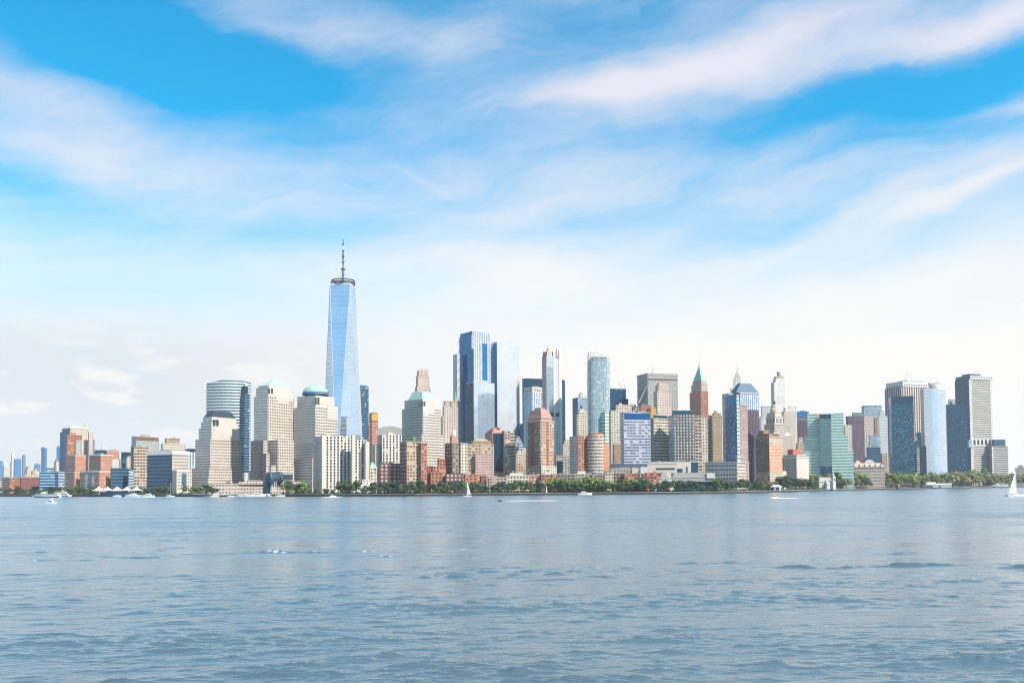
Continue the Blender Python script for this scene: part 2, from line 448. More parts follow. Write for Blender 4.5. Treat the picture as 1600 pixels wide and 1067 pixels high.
def fac(name, wall, glass, pu=3.2, pv=3.8, wu=0.55, wv=0.55, rough=0.18, metal=0.0, var=0.35, lit=0.12, litc=(200, 196, 186), offv=0.5, kg=0.8):
    m = bpy.data.materials.new(name); m.use_nodes = True
    n = m.node_tree; n.nodes.clear()
    g = n.nodes.new('ShaderNodeGroup'); g.node_tree = fg
    o_ = n.nodes.new('ShaderNodeOutputMaterial'); n.links.new(g.outputs[0], o_.inputs[0])
    i = g.inputs
    i['Wall'].default_value = (*[c * KW_ for c in lin(wall)], 1)
    i['Glass'].default_value = (*[c * kg for c in lin(glass)], 1)
    i['LitColor'].default_value = (*[c * 0.6 for c in lin(litc)], 1)
    for k, x in (('WU', wu), ('WV', wv), ('Rough', rough), ('Metal', metal), ('Var', var), ('Lit', lit), ('OffV', offv)): i[k].default_value = x
    FAC[m.name] = (pu, pv)
    m['pu'] = pu; m['pv'] = pv
    return m


def flat(name, rgb, rough=0.7, metal=0.0, k=KW_, var=0.10, scale=0.08):
    m = simple(name, rgb, rough, metal, k, var, scale); m['pu'] = 4.0; m['pv'] = 4.0
    return m


# ------------------------------------------------------------------ solid builders
def mesh_obj(name, verts, faces, mats, mi, uvs, parent=None, smooth=False):
    me = bpy.data.meshes.new(name)
    me.from_pydata(verts, [], faces)
    for m in mats: me.materials.append(m)
    me.polygons.foreach_set('material_index', mi)
    uvl = me.uv_layers.new(name='cells')
    flatuv = [c for f in uvs for p in f for c in p]
    uvl.data.foreach_set('uv', flatuv)
    if smooth: me.polygons.foreach_set('use_smooth', [True] * len(faces))
    me.update()
    o = bpy.data.objects.new(name, me); COL.objects.link(o)
    if parent is not None: o.parent = parent
    return o


m_roof = flat('roof_gravel', (150, 146, 140), 0.9, var=0.25)
m_mech = fac('louvred_metal', (176, 176, 174), (120, 122, 124), 2.0, 2.4, 1.0, 0.4, rough=0.6, var=0.1, lit=0)


def scale_poly(pts, s):
    cx = sum(p[0] for p in pts) / len(pts); cy = sum(p[1] for p in pts) / len(pts)
    if not isinstance(s, (tuple, list)): s = (s, s)
    return [(cx + (p[0] - cx) * s[0], cy + (p[1] - cy) * s[1]) for p in pts]


def grow(pts, d):
    """move every side of a convex CCW polygon out by d metres"""
    n = len(pts); out = []
    for i in range(n):
        a, b, c = Vector(pts[i - 1]), Vector(pts[i]), Vector(pts[(i + 1) % n])
        e1 = (b - a).normalized(); e2 = (c - b).normalized()
        n1 = Vector((e1.y, -e1.x)); n2 = Vector((e2.y, -e2.x))
        k = 1.0 + n1.dot(n2)
        q = b + (n1 + n2) * (d / max(k, 0.25))
        out.append((q.x, q.y))
    return out


def prism(name, pts, z0, z1, mats, parent=None, roof=None, parapet=True, top=None, z1s=None, smooth=False, wrap=False, bottom=False):
    """upright solid on a CCW footprint; mats: one material, or one per side. top: footprint at the top. z1s: own height per corner. wrap: one run of cells round all sides"""
    n = len(pts); top = top or pts
    if not isinstance(mats, (list, tuple)): mats = [mats] * n
    mats = list(mats) + [mats[-1]] * (n - len(mats))
    roof = roof or m_roof
    ml = []
    for m in mats + [roof]:
        if m not in ml: ml.append(m)
    zt = z1s or [z1] * n
    V = [(p[0], p[1], z0) for p in pts] + [(p[0], p[1], zt[i]) for i, p in enumerate(top)]
    Fs, mi, uv = [], [], []
    runs = [math.dist(pts[i], pts[(i + 1) % n]) for i in range(n)]
    total = sum(runs); acc = 0.0
    for i in range(n):
        j = (i + 1) % n
        m = mats[i]; pu, pv = m.get('pu', 4.0), m.get('pv', 4.0)
        if wrap:
            N = max(1, round(total / pu)); u0, u1 = acc / total * N, (acc + runs[i]) / total * N
        else:
            u0, u1 = 17.0 * i, 17.0 * i + max(1, round(runs[i] / pu))
        acc += runs[i]
        hN = max(1, round((max(zt) - z0) / pv)); vi = hN * (zt[i] - z0) / (max(zt) - z0); vj = hN * (zt[j] - z0) / (max(zt) - z0)
        Fs.append((i, j, n + j, n + i)); mi.append(ml.index(m))
        uv.append([(u0, 0), (u1, 0), (u1, vj), (u0, vi)])
    ri = ml.index(roof)
    size = min(runs) if runs else 1
    if parapet and z1s is None and size > 5 and n <= 8:
        inn = grow(top, -min(0.7, size * 0.06))
        b = len(V)
        V += [(p[0], p[1], z1) for p in inn] + [(p[0], p[1], z1 - 1.3) for p in inn]
        for i in range(n):
            j = (i + 1) % n
            Fs.append((n + i, n + j, b + j, b + i)); mi.append(ri); uv.append([(0, 0)] * 4)
            Fs.append((b + i, b + j, b + n + j, b + n + i)); mi.append(ri); uv.append([(0, 0)] * 4)
        Fs.append(tuple(b + n + i for i in range(n))); mi.append(ri); uv.append([(0, 0)] * n)
    else:
        Fs.append(tuple(n + i for i in range(n))); mi.append(ri); uv.append([(0, 0)] * n)
    if bottom:
        Fs.append(tuple(range(n - 1, -1, -1))); mi.append(ri); uv.append([(0, 0)] * n)
    o = mesh_obj(name, V, Fs, ml, mi, uv, parent)
    if smooth:
        o.data.polygons.foreach_set('use_smooth', [k < n for k in range(len(Fs))])
    return o


def ngon(cx, cy, rx, ry, n=20, a0=0.0):
    return [(cx + rx * math.cos(a0 + 2 * math.pi * i / n), cy + ry * math.sin(a0 + 2 * math.pi * i / n)) for i in range(n)]


class T:
    """one building: an empty at its base, parts added by photo measurements at a chosen distance"""
    def __init__(s, label, x, D, rel=30.0, name='office_tower', cat='tower', group=None, abs_d=False):
        s.D = D if abs_d else shore(x) + D
        s.rel = R(rel); s.px = x
        p = at(x, 766, s.D)
        s.root = empty(name, (p.x, p.y, GZ), label, cat, group)
        s.root.rotation_euler = (0, 0, 0)
        s.inv = Matrix.Translation((-p.x, -p.y, -GZ))
        s.last = None; s.th = None; s.last_o = None

    def _own(s, o, name, parent=None, label=None):
        o.name = name; o.data.name = name
        o.parent = parent or s.root
        o.matrix_parent_inverse = Matrix.Identity(4)
        o.data.transform(s.inv)
        if label: o['label'] = label
        s.last_o = o
        return o

    def z(s, y, D=None, x=None):
        return at(s.px if x is None else x, y, D or s.D).z

    def foot(s, xl, xc, xr, D=None, ym=700, dep=None, rel=None):
        """footprint from the left edge, near corner and right edge seen in the photo"""
        D = D or s.D
        rel = s.rel if rel is None else R(rel)
        c = at(xc, ym, D); uc, ul, ur = c.x / D, at(xl, ym, D).x / D, at(xr, ym, D).x / D
        phi = math.atan(uc)
        if xl >= xc: rel = 0.0
        th = rel - phi
        if s.th is None: s.th = th
        r = (math.cos(th), math.sin(th)); l = (-math.sin(th), math.cos(th))
        tr = (ur * D - c.x) / (r[0] - ur * r[1]) if xr > xc else None
        tl = (ul * D - c.x) / (l[0] - ul * l[1]) if xl < xc else None
        if tl is None: tl = dep if dep else max(8.0, min(tr, 45.0))
        elif dep: tl = dep
        if tr is None: tr = max(8.0, min(tl, 45.0))
        return [(c.x, c.y), (c.x + r[0] * tr, c.y + r[1] * tr), (c.x + r[0] * tr + l[0] * tl, c.y + r[1] * tr + l[1] * tl), (c.x + l[0] * tl, c.y + l[1] * tl)]

    def box(s, part, xl, xc, xr, yt, mat, yb=None, d=0.0, matl=None, roof=None, dep=None, rel=None, par=None, label=None, parapet=True, z1s=None):
        D = s.D + d
        zt = at(xc, yt, D).z
        zb = GZ - 0.3 if yb is None else at(xc, yb, D).z
        ym = (yt + (yb or 768)) / 2
        f = s.foot(xl, xc, xr, D, ym, dep, rel)
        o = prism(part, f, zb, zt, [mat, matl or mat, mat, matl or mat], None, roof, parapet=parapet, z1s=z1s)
        s.f, s.zt, s.zb = f, zt, zb
        return s._own(o, part, par, label)

    def cap(s, part, h, mat, g=0.5, par=None, dz=-0.02, roof=None):
        """band or cornice round the top of the last box, standing proud of it"""
        o = prism(part, grow(s.f, g), s.zt - h, s.zt + 0.35 + dz, mat, None, roof or mat, bottom=True)
        return s._own(o, part, par or s.last_o)

    def band(s, part, y0, y1, mat, g=0.35, par=None):
        keep = s.last_o
        o = prism(part, grow(s.f, g), at(s.px, y1, s.D).z, at(s.px, y0, s.D).z, mat, None, mat, parapet=False, bottom=True)
        s._own(o, part, par or keep); s.last_o = keep
        return o

    def hip(s, part, yt, mat, scl=0.0, g=0.0, par=None, z=None, seg=None):
        """pyramid or truncated pyramid roof on the last footprint"""
        f = grow(s.f, g); zt = at(s.px, yt, s.D).z if z is None else z
        if scl == 0.0: scl = 0.02
        o = prism(part, f, s.zt - 0.15, zt, mat, None, mat, parapet=False, top=scale_poly(f, scl))
        s.ft = scale_poly(f, scl); s.zh = zt
        return s._own(o, part, par)

    def pent(s, part='penthouse', fr=0.55, h=5.0, mat=None, off=(0, 0), par=None, base=None, lab=None):
        f = scale_poly(s.f, fr)
        e1 = (s.f[1][0] - s.f[0][0], s.f[1][1] - s.f[0][1]); e2 = (s.f[3][0] - s.f[0][0], s.f[3][1] - s.f[0][1])
        f = [(p[0] + e1[0] * off[0] + e2[0] * off[1], p[1] + e1[1] * off[0] + e2[1] * off[1]) for p in f]
        o = prism(part, f, s.zt - 1.5, s.zt + h, mat or m_mech)
        return s._own(o, part, par, lab)

    def cyl(s, part, x, rpx, yt, yb, mat, d=0.0, n=20, rtop=None, par=None, ry=None, smooth=True, roof=None, z0=None):
        D = s.D + d; c = at(x, (yt + (yb or 766)) / 2, D); rr = rpx / F * D
        f = ngon(c.x, c.y, rr, ry or rr, n, math.pi / n)
        zb = (GZ - .3 if yb is None else at(x, yb, D).z) if z0 is None else z0
        tp = None if rtop is None else scale_poly(f, max(rtop / rpx, 0.01))
        o = prism(part, f, zb, at(x, yt, D).z, mat, None, roof or mat, parapet=False, top=tp, smooth=smooth and n > 8, wrap=True)
        return s._own(o, part, par)

    def dome(s, part, x, rpx, yt, yb, mat, d=0.0, par=None, n=24):
        D = s.D + d; c = at(x, yb, D); rr = rpx / F * D; zt = at(x, yt, D).z
        V, Fs, uv = [], [], []
        rows = 7
        for k in range(rows):
            a = math.pi / 2 * k / (rows - 1) * 0.985
            for i in range(n):
                b = 2 * math.pi * i / n
                V.append((c.x + rr * math.cos(a) * math.cos(b), c.y + rr * math.cos(a) * math.sin(b), c.z + (zt - c.z) * math.sin(a)))
        for k in range(rows - 1):
            for i in range(n):
                j = (i + 1) % n
                Fs.append((k * n + i, k * n + j, (k + 1) * n + j, (k + 1) * n + i)); uv.append([(0, 0)] * 4)
        Fs.append(tuple((rows - 1) * n + i for i in range(n))); uv.append([(0, 0)] * n)
        o = mesh_obj(part, V, Fs, [mat], [0] * len(Fs), uv, smooth=True)
        return s._own(o, part, par)

    def mast(s, part, x, yb, yt, r0=0.5, r1=0.15, mat=None, d=0.0, par=None, D=None, lean=0.0):
        D = (D or s.D) + d; a = at(x, yb, D); b = at(x + lean, yt, D)
        f = ngon(a.x, a.y, r0, r0, 6); tp = [(p[0] - a.x, p[1] - a.y) for p in f]
        tp = [(b.x + q[0] * r1 / r0, b.y + q[1] * r1 / r0) for q in tp]
        o = prism(part, f, a.z - 0.5, b.z, mat or M['steel'], None, None, parapet=False, top=tp)
        return s._own(o, part, par)

    def face_frame(s, side=0):
        a, b = s.f[side], s.f[(side + 1) % len(s.f)]
        L = math.dist(a, b); e = ((b[0] - a[0]) / L, (b[1] - a[1]) / L); nrm = (e[1], -e[0])
        return a, e, nrm, L

    def panel(s, part, side, u0, u1, y0, y1, mat, out=0.25, par=None, px=None, label=None, z=None):
        """a flat feature set just proud of one face; u as a fraction of that face"""
        a, e, nr, L = s.face_frame(side)
        keep = s.last_o
        dref = (a[1] + e[1] * L * (u0 + u1) / 2)
        zt, zb = (at(s.px, y0, dref).z, at(s.px, y1, dref).z) if z is None else z
        P = [(a[0] + e[0] * L * u0 + nr[0] * out, a[1] + e[1] * L * u0 + nr[1] * out), (a[0] + e[0] * L * u1 + nr[0] * out, a[1] + e[1] * L * u1 + nr[1] * out)]
        Q = [(p[0] - nr[0] * (out + 0.4), p[1] - nr[1] * (out + 0.4)) for p in P]
        o = prism(part, [P[0], P[1], Q[1], Q[0]], zb, zt, mat, None, mat, parapet=False, bottom=True)
        s._own(o, part, par or keep, label); s.last_o = keep
        return o

    def windows(s, side, cols, rows, z0, z1, mat, wu=0.5, wv=0.55, u0=0.03, u1=0.97, part='window', keepmax=100, par=None, out=0.06):
        """individual window panes on one face of the last box, sharing one mesh"""
        a, e, nr, L = s.face_frame(side)
        par = par or s.last_o
        du = (u1 - u0) * L / cols; dv = (z1 - z0) / rows
        w, h = du * wu, dv * wv
        bx = [(x_, y_, z_) for z_ in (-h / 2, h / 2) for x_, y_ in ((-w / 2, -out), (w / 2, -out), (w / 2, 0.2), (-w / 2, 0.2))]
        me = bpy.data.meshes.new(part)
        me.from_pydata(bx, [], [(0, 1, 5, 4), (3, 0, 4, 7), (1, 2, 6, 5), (4, 5, 6, 7)]); me.materials.append(mat); me.update()
        k = 0
        rest = []
        for r in range(rows - 1, -1, -1):
            for c in range(cols):
                u = u0 * L + du * (c + 0.5)
                M4 = Matrix(((e[0], -nr[0], 0, a[0] + e[0] * u), (e[1], -nr[1], 0, a[1] + e[1] * u), (0, 0, 1, z0 + dv * (r + 0.5)), (0, 0, 0, 1)))
                M4 = s.inv @ M4
                if k < keepmax:
                    o = bpy.data.objects.new(part, me); COL.objects.link(o); o.parent = par; o.matrix_basis = M4
                else:
                    rest.append(M4)
                k += 1
        if rest:
            V, Fs = [], []
            for M4 in rest:
                b = len(V)
                V += [tuple(M4 @ Vector(p)) for p in bx]
                Fs += [tuple(b + q for q in f) for f in ((0, 1, 5, 4), (3, 0, 4, 7), (1, 2, 6, 5), (4, 5, 6, 7))]
            m2 = bpy.data.meshes.new('window_rows'); m2.from_pydata(V, [], Fs); m2.materials.append(mat); m2.update()
            o = bpy.data.objects.new('window_rows', m2); COL.objects.link(o); o.parent = par; o['kind'] = 'stuff'
        return s

    def units(s, n, seed, mat=None, hmax=3.0, part='rooftop_unit'):
        """small plant boxes on the last roof"""
        rr = random.Random(seed); keep = s.last_o
        for k in range(n):
            fu, fv = rr.uniform(0.12, 0.8), rr.uniform(0.12, 0.8); wu, wv = rr.uniform(0.07, 0.2), rr.uniform(0.1, 0.22)
            A, B, Dv = Vector(s.f[0]), Vector(s.f[1]) - Vector(s.f[0]), Vector(s.f[3]) - Vector(s.f[0])
            q = [A + B * (fu + a * wu) + Dv * (fv + b * wv) for a, b in ((0, 0), (1, 0), (1, 1), (0, 1))]
            o = prism(part, [tuple(p) for p in q], s.zt - 1.4, s.zt + rr.uniform(0.8, hmax), mat or m_mech, parapet=False)
            s._own(o, part, keep)
        s.last_o = keep
        return s

# ------------------------------------------------------------------ palette
M = {}
def P(nm, *a, **kw): M[nm] = fac(nm, *a, **kw)
def Q(nm, *a, **kw): M[nm] = flat(nm, *a, **kw)
Q('steel', (120, 128, 134), 0.5, 0.5); Q('white_metal', (240, 240, 240), 0.5); Q('copper', (164, 222, 200), 0.7, k=0.68); Q('copper_pale', (184, 222, 202), 0.7, k=0.68)
Q('cream', (240, 228, 214)); Q('pinkstone', (232, 206, 190)); Q('white', (244, 242, 238)); Q('greystone', (196, 190, 184)); Q('tanstone', (200, 178, 150))
Q('brick', (204, 134, 110)); Q('darkbrick', (140, 104, 96)); Q('orange', (230, 160, 126)); Q('pinkroof', (204, 154, 144)); Q('slate', (70, 84, 98), 0.4, 0.2); Q('bluepanel', (12, 100, 160), 0.3, 0.3, var=0.06)
Q('yellow', (226, 180, 92)); Q('darkslot', (70, 80, 88), 0.3); Q('navy', (4, 66, 94), 0.25, 0.1); Q('red', (220, 122, 106)); Q('teal', (52, 108, 138), 0.6, 0.0); Q('leaf_green', (96, 130, 84))
Q('rust', (176, 126, 114))
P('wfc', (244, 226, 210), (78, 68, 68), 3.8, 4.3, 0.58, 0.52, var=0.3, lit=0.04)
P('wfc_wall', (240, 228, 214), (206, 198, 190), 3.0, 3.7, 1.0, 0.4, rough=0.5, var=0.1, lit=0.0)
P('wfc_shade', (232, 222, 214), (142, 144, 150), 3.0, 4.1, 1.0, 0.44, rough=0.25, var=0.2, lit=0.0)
P('wfc_deep_shade', (150, 138, 136), (104, 98, 102), 3.0, 4.1, 1.0, 0.4, rough=0.3, var=0.2, lit=0.0)  # shaded copy of the tower stone, the shade put into its colour
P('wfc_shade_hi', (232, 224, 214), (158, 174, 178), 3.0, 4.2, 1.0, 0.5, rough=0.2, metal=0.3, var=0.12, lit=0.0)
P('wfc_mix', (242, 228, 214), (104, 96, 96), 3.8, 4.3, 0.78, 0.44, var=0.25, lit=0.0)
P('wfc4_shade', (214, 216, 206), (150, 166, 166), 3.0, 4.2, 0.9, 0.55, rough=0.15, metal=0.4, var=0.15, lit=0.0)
P('podium', (226, 206, 190), (112, 106, 106), 4.2, 6.0, 0.6, 0.5, var=0.3, lit=0.05)
P('gold', (240, 244, 242), (92, 126, 142), 3.0, 5.2, 1.0, 0.52, rough=0.12, metal=0.5, var=0.12, lit=0.0)
P('gold_dark', (120, 160, 184), (34, 84, 122), 3.0, 4.4, 1.0, 0.7, rough=0.12, metal=0.5, var=0.3, lit=0.05)
P('gateway', (248, 240, 228), (52, 48, 48), 5.0, 4.0, 0.48, 0.78, var=0.4, lit=0.06)
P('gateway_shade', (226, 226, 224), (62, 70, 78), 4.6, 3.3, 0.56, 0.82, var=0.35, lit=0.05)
P('wtc_glass', (208, 220, 232), (188, 212, 233), 3.0, 8.4, 0.96, 0.92, rough=0.05, metal=0.85, var=0.03, lit=0.0, kg=1.0)
P('wtc_glass_pale', (190, 206, 220), (196, 214, 228), 3.0, 4.2, 0.9, 0.94, rough=0.10, metal=0.8, var=0.06, lit=0.0, kg=1.0)
P('wtc_glass_dim', (150, 170, 190), (132, 158, 182), 3.0, 4.2, 0.9, 0.94, rough=0.10, metal=0.8, var=0.08, lit=0.0, kg=1.0)
P('glass_blue', (60, 146, 196), (8, 104, 160), 3.4, 4.2, 0.92, 0.88, rough=0.08, metal=0.5, var=0.2, lit=0.0, kg=1.0)
P('glass_blue_band', (170, 205, 225), (54, 122, 172), 3.0, 5.0, 1.0, 0.6, rough=0.1, metal=0.5, var=0.25, lit=0.05)
P('glass_navy', (16, 88, 122), (0, 60, 88), 3.6, 4.2, 0.85, 0.78, rough=0.15, metal=0.2, var=0.45, lit=0.03, litc=(90, 150, 190), kg=1.0)
P('glass_navy_lit', (10, 84, 110), (4, 70, 96), 4.6, 5.4, 0.84, 0.6, rough=0.15, metal=0.2, var=0.5, lit=0.28, litc=(80, 146, 176), kg=1.0)
P('glass_pale', (226, 232, 238), (206, 220, 232), 3.0, 4.0, 0.94, 0.94, rough=0.1, metal=0.75, var=0.05, lit=0.0, kg=1.0)
P('glass_sheer', (224, 229, 234), (225, 230, 235), 4.0, 4.6, 0.92, 0.9, rough=0.2, metal=0.27, var=0.03, lit=0.0, kg=0.73)
P('tri_ribs', (236, 236, 238), (166, 190, 212), 5.4, 4.2, 0.7, 0.92, rough=0.1, metal=0.5, var=0.2, lit=0.0)
P('far_blue', (60, 140, 190), (24, 112, 170), 5.0, 5.0, 0.8, 0.6, rough=0.3, metal=0.1, var=0.2, lit=0.0)
P('far_slate', (128, 152, 184), (92, 122, 160), 5.0, 5.0, 0.8, 0.6, rough=0.3, metal=0.1, var=0.2, lit=0.0)
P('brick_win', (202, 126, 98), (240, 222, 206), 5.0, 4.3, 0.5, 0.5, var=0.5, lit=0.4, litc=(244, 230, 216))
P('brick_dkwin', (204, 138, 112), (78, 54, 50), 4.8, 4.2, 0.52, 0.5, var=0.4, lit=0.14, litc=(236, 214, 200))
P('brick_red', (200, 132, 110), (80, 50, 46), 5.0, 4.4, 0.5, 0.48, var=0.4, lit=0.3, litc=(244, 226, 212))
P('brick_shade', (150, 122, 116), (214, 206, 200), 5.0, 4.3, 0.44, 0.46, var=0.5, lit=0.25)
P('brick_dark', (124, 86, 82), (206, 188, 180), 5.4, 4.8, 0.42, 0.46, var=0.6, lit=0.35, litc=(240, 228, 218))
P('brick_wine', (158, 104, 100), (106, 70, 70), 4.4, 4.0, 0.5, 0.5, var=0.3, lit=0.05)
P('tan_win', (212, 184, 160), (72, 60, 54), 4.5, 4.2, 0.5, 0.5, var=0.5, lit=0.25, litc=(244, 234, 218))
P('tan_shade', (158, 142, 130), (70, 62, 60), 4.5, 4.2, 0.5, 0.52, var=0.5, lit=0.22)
P('cream_win', (242, 228, 210), (82, 72, 68), 4.4, 4.3, 0.48, 0.5, var=0.4, lit=0.15)
P('cream_band', (238, 224, 206), (84, 74, 70), 4.2, 4.6, 0.8, 0.44, var=0.4, lit=0.1)
P('pink_win', (240, 220, 206), (98, 82, 80), 4.4, 4.4, 0.46, 0.52, var=0.3, lit=0.1)
P('white_win', (244, 240, 234), (122, 122, 124), 4.3, 4.1, 0.45, 0.5, var=0.3, lit=0.1)
P('white_strip', (242, 240, 238), (176, 178, 182), 3.6, 3.6, 0.5, 0.9, var=0.2, lit=0.0)
P('white_blue', (242, 244, 246), (104, 150, 196), 4.0, 3.8, 0.52, 0.86, rough=0.1, metal=0.5, var=0.3, lit=0.1, litc=(220, 226, 234))
P('grey_win', (190, 184, 178), (104, 100, 102), 4.3, 4.0, 0.5, 0.5, var=0.3, lit=0.2)
P('grey_band', (208, 204, 198), (84, 88, 94), 3.4, 4.6, 1.0, 0.5, var=0.15, lit=0.0)
P('ribs_grey', (206, 202, 196), (128, 130, 132), 4.6, 3.9, 0.66, 0.6, var=0.2, lit=0.05)
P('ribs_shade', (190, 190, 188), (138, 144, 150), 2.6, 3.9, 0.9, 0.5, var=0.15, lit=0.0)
P('office_blue', (206, 218, 228), (100, 136, 168), 3.0, 4.6, 1.0, 0.5, rough=0.15, metal=0.4, var=0.25, lit=0.1, litc=(230, 234, 238))
P('office_blue_lit', (212, 216, 228), (104, 116, 142), 4.4, 4.2, 0.92, 0.5, rough=0.15, metal=0.3, var=0.4, lit=0.24, litc=(236, 236, 244))
P('dark_grid', (112, 106, 106), (220, 218, 216), 4.6, 4.4, 0.38, 0.46, var=0.5, lit=0.4, litc=(244, 244, 244))
P('balcony', (206, 212, 208), (120, 128, 126), 3.4, 3.2, 0.7, 0.5, var=0.4, lit=0.15)
P('balcony_warm', (220, 198, 174), (72, 62, 58), 5.4, 4.8, 0.78, 0.5, var=0.6, lit=0.12)
P('teal_balc', (214, 226, 226), (118, 160, 172), 3.2, 3.4, 0.8, 0.6, rough=0.15, metal=0.4, var=0.4, lit=0.15, litc=(236, 240, 240))
P('green_strip', (240, 255, 246), (128, 178, 168), 3.0, 5.6, 1.0, 0.42, rough=0.15, metal=0.3, var=0.15, lit=0.0)
P('green_core', (150, 186, 182), (72, 112, 124), 3.0, 3.8, 1.0, 0.55, rough=0.15, metal=0.3, var=0.25, lit=0.0)
P('glass_teal_lit', (76, 146, 190), (36, 120, 176), 4.2, 4.4, 0.82, 0.74, rough=0.1, metal=0.5, var=0.35, lit=0.12, litc=(190, 214, 228))
P('pink_band', (226, 196, 184), (150, 120, 122), 4.0, 3.5, 0.8, 0.45, var=0.25, lit=0.1)
P('orange_band', (234, 164, 130), (242, 206, 182), 4.2, 5.0, 0.7, 0.36, var=0.2, lit=0.0)
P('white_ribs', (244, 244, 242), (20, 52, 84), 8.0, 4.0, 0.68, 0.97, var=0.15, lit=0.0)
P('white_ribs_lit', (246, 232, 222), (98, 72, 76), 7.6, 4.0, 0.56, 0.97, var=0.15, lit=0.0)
P('white_lines', (232, 224, 214), (80, 76, 80), 3.4, 5.4, 1.0, 0.46, var=0.15, lit=0.0)
P('white_lines_thin', (238, 236, 232), (160, 168, 176), 3.4, 3.8, 1.0, 0.42, var=0.12, lit=0.0)
P('navy_side', (84, 122, 146), (30, 74, 104), 3.2, 5.4, 0.86, 0.62, rough=0.15, metal=0.3, var=0.25, lit=0.0)
P('purple', (124, 108, 122), (84, 72, 90), 3.0, 4.0, 0.5, 0.9, var=0.25, lit=0.0)
P('curve_blue', (214, 226, 240), (206, 220, 238), 3.0, 4.0, 0.94, 0.9, rough=0.08, metal=0.7, var=0.05, lit=0.0, kg=0.95)
P('constr', (222, 170, 158), (140, 78, 74), 4.0, 4.4, 0.8, 0.5, var=0.5, lit=0.1)
P('strips_white', (240, 236, 228), (92, 92, 92), 3.0, 4.4, 1.0, 0.5, var=0.2, lit=0.0)
P('old_stone', (226, 210, 192), (150, 132, 118), 3.6, 4.2, 0.42, 0.6, var=0.3, lit=0.1)
P('old_tan', (190, 164, 136), (116, 96, 80), 3.0, 3.8, 0.45, 0.55, var=0.3, lit=0.1)
P('tower_white', (246, 240, 234), (176, 166, 160), 3.0, 3.6, 0.35, 0.5, var=0.3, lit=0.0)
Q('win_dark', (70, 78, 86), 0.2, 0.2); Q('win_pale', (228, 220, 212), 0.4); Q('win_blue', (52, 84, 110), 0.2, 0.3)
Q('stone_dark', (120, 104, 92))

# ------------------------------------------------------------------ far uptown towers over the low shore
FAR = 'distant uptown towers'
t_ = T('thin pale spire tower far away, needle topped, beside the blue slabs', 20, 5200, 20, 'spire_tower')
t_.box('shaft', 15.5, 18, 24, 722, M['white_win']); t_.box('upper_shaft', 17, 19, 23, 714, M['white_win'], 724, d=10); t_.hip('spire', 699, M['white_metal'])
t_ = T('far blue block low at the frame edge, beside a pink block', 2, 5200, 10, cat='tower'); t_.box('shaft', -6, -4, 4, 720, M['far_blue']); t_.pent()
t_ = T('small pink far block with pointed roof beside the needle spire', 8, 5000, 20, cat='tower'); t_.box('shaft', 4, 6, 12, 728, M['pink_win']); t_.hip('roof', 720, M['pinkstone'], 0.1)
t_ = T('broad flat topped blue far tower just beside the needle spire', 27, 4700, 25); t_.box('shaft', 21, 23, 33, 717, M['far_blue']); t_.pent(fr=0.5, h=3)
t_ = T('narrow slate violet far tower between two blue ones', 37, 4600, 25); t_.box('shaft', 34, 36, 40, 711, M['far_slate']); t_.pent(fr=0.6, h=4)
t_ = T('short blue far block touching the tall bright blue tower', 58, 4700, 15); t_.box('shaft', 53, 55, 63, 725, M['far_blue']); t_.pent()
t_ = T('tall bright blue far tower with a notched slanted top', 68, 4500, 30); t_.box('shaft', 64, 69, 73, 700, M['glass_blue'], matl=M['far_blue']); t_.box('upper_slab', 64, 67, 70, 698.5, M['glass_blue'], 703, d=6)
t_ = T('pale pink cluster of low far blocks behind the wine brick building', 48, 3200, 20, 'low_block', 'building')
t_.box('block', 38, 42, 52, 733, M['pink_win']); t_.box('block', 48, 52, 63, 736, M['cream_win'], d=-60); t_.box('block', 40, 44, 46, 729, M['cream_win'], d=80); t_.box('penthouse', 52, 54, 58, 732, M['tan_win'], d=-20)
t_ = T('slim sky blue tower half hidden behind the stepped beige tower', 90, 1500, 20); t_.box('shaft', 88, 89, 93, 698, M['far_blue']); t_.pent(fr=0.6, h=4)
t_ = T('small tan mid rise below the slim sky blue tower', 87, 900, 25, 'apartment_block', 'building'); t_.box('block', 84, 87, 92, 721, M['cream_win']); t_.pent(); t_.units(2, 3)
t_ = T('grey slate roofed low block at the frame edge behind trees', 2, 500, 10, 'low_block', 'building'); t_.box('block', -20, -10, 8, 749, M['grey_win'], roof=M['slate']); t_.cap('roof_edge', 0.8, M['slate'])

# ------------------------------------------------------------------ low blocks along the near shore, at the frame's edge
t_ = T('tan brown brick warehouse with one shaded side low on the shore', 18, 150, 35, 'warehouse', 'building')
t_.box('block', 3, 15, 31, 746, M['brick_dkwin'], matl=M['brick_shade']); t_.cap('parapet', 0.8, M['greystone']); t_.units(3, 1)
t_ = T('wide wine red brick block with pale roof by the shore trees', 46, 165, 15, 'brick_block', 'building')
t_.box('block', 31, 33, 62, 745, M['brick_wine']); t_.cap('parapet', 1.0, M['tanstone']); t_.box('attic', 37, 39, 60, 741, M['pink_win'], 745, d=12); t_.units(4, 2)
t_ = T('blue and white banded glass block next to the wine brick block', 76, 180, 12, 'glass_block', 'building')
t_.box('block', 61, 62, 86, 737, M['glass_blue_band']); t_.box('upper_block', 72.5, 74, 84, 731, M['office_blue'], 738, d=25); t_.cap('parapet', .8, M['grey_band'])
t_ = T('narrow dark blue and grey glass block wedged beside the brick apartments', 94, 172, 30, 'glass_block', 'building')
t_.box('block', 86, 91, 102, 737, M['office_blue'], matl=M['glass_blue'])
t_.units(2, 4)

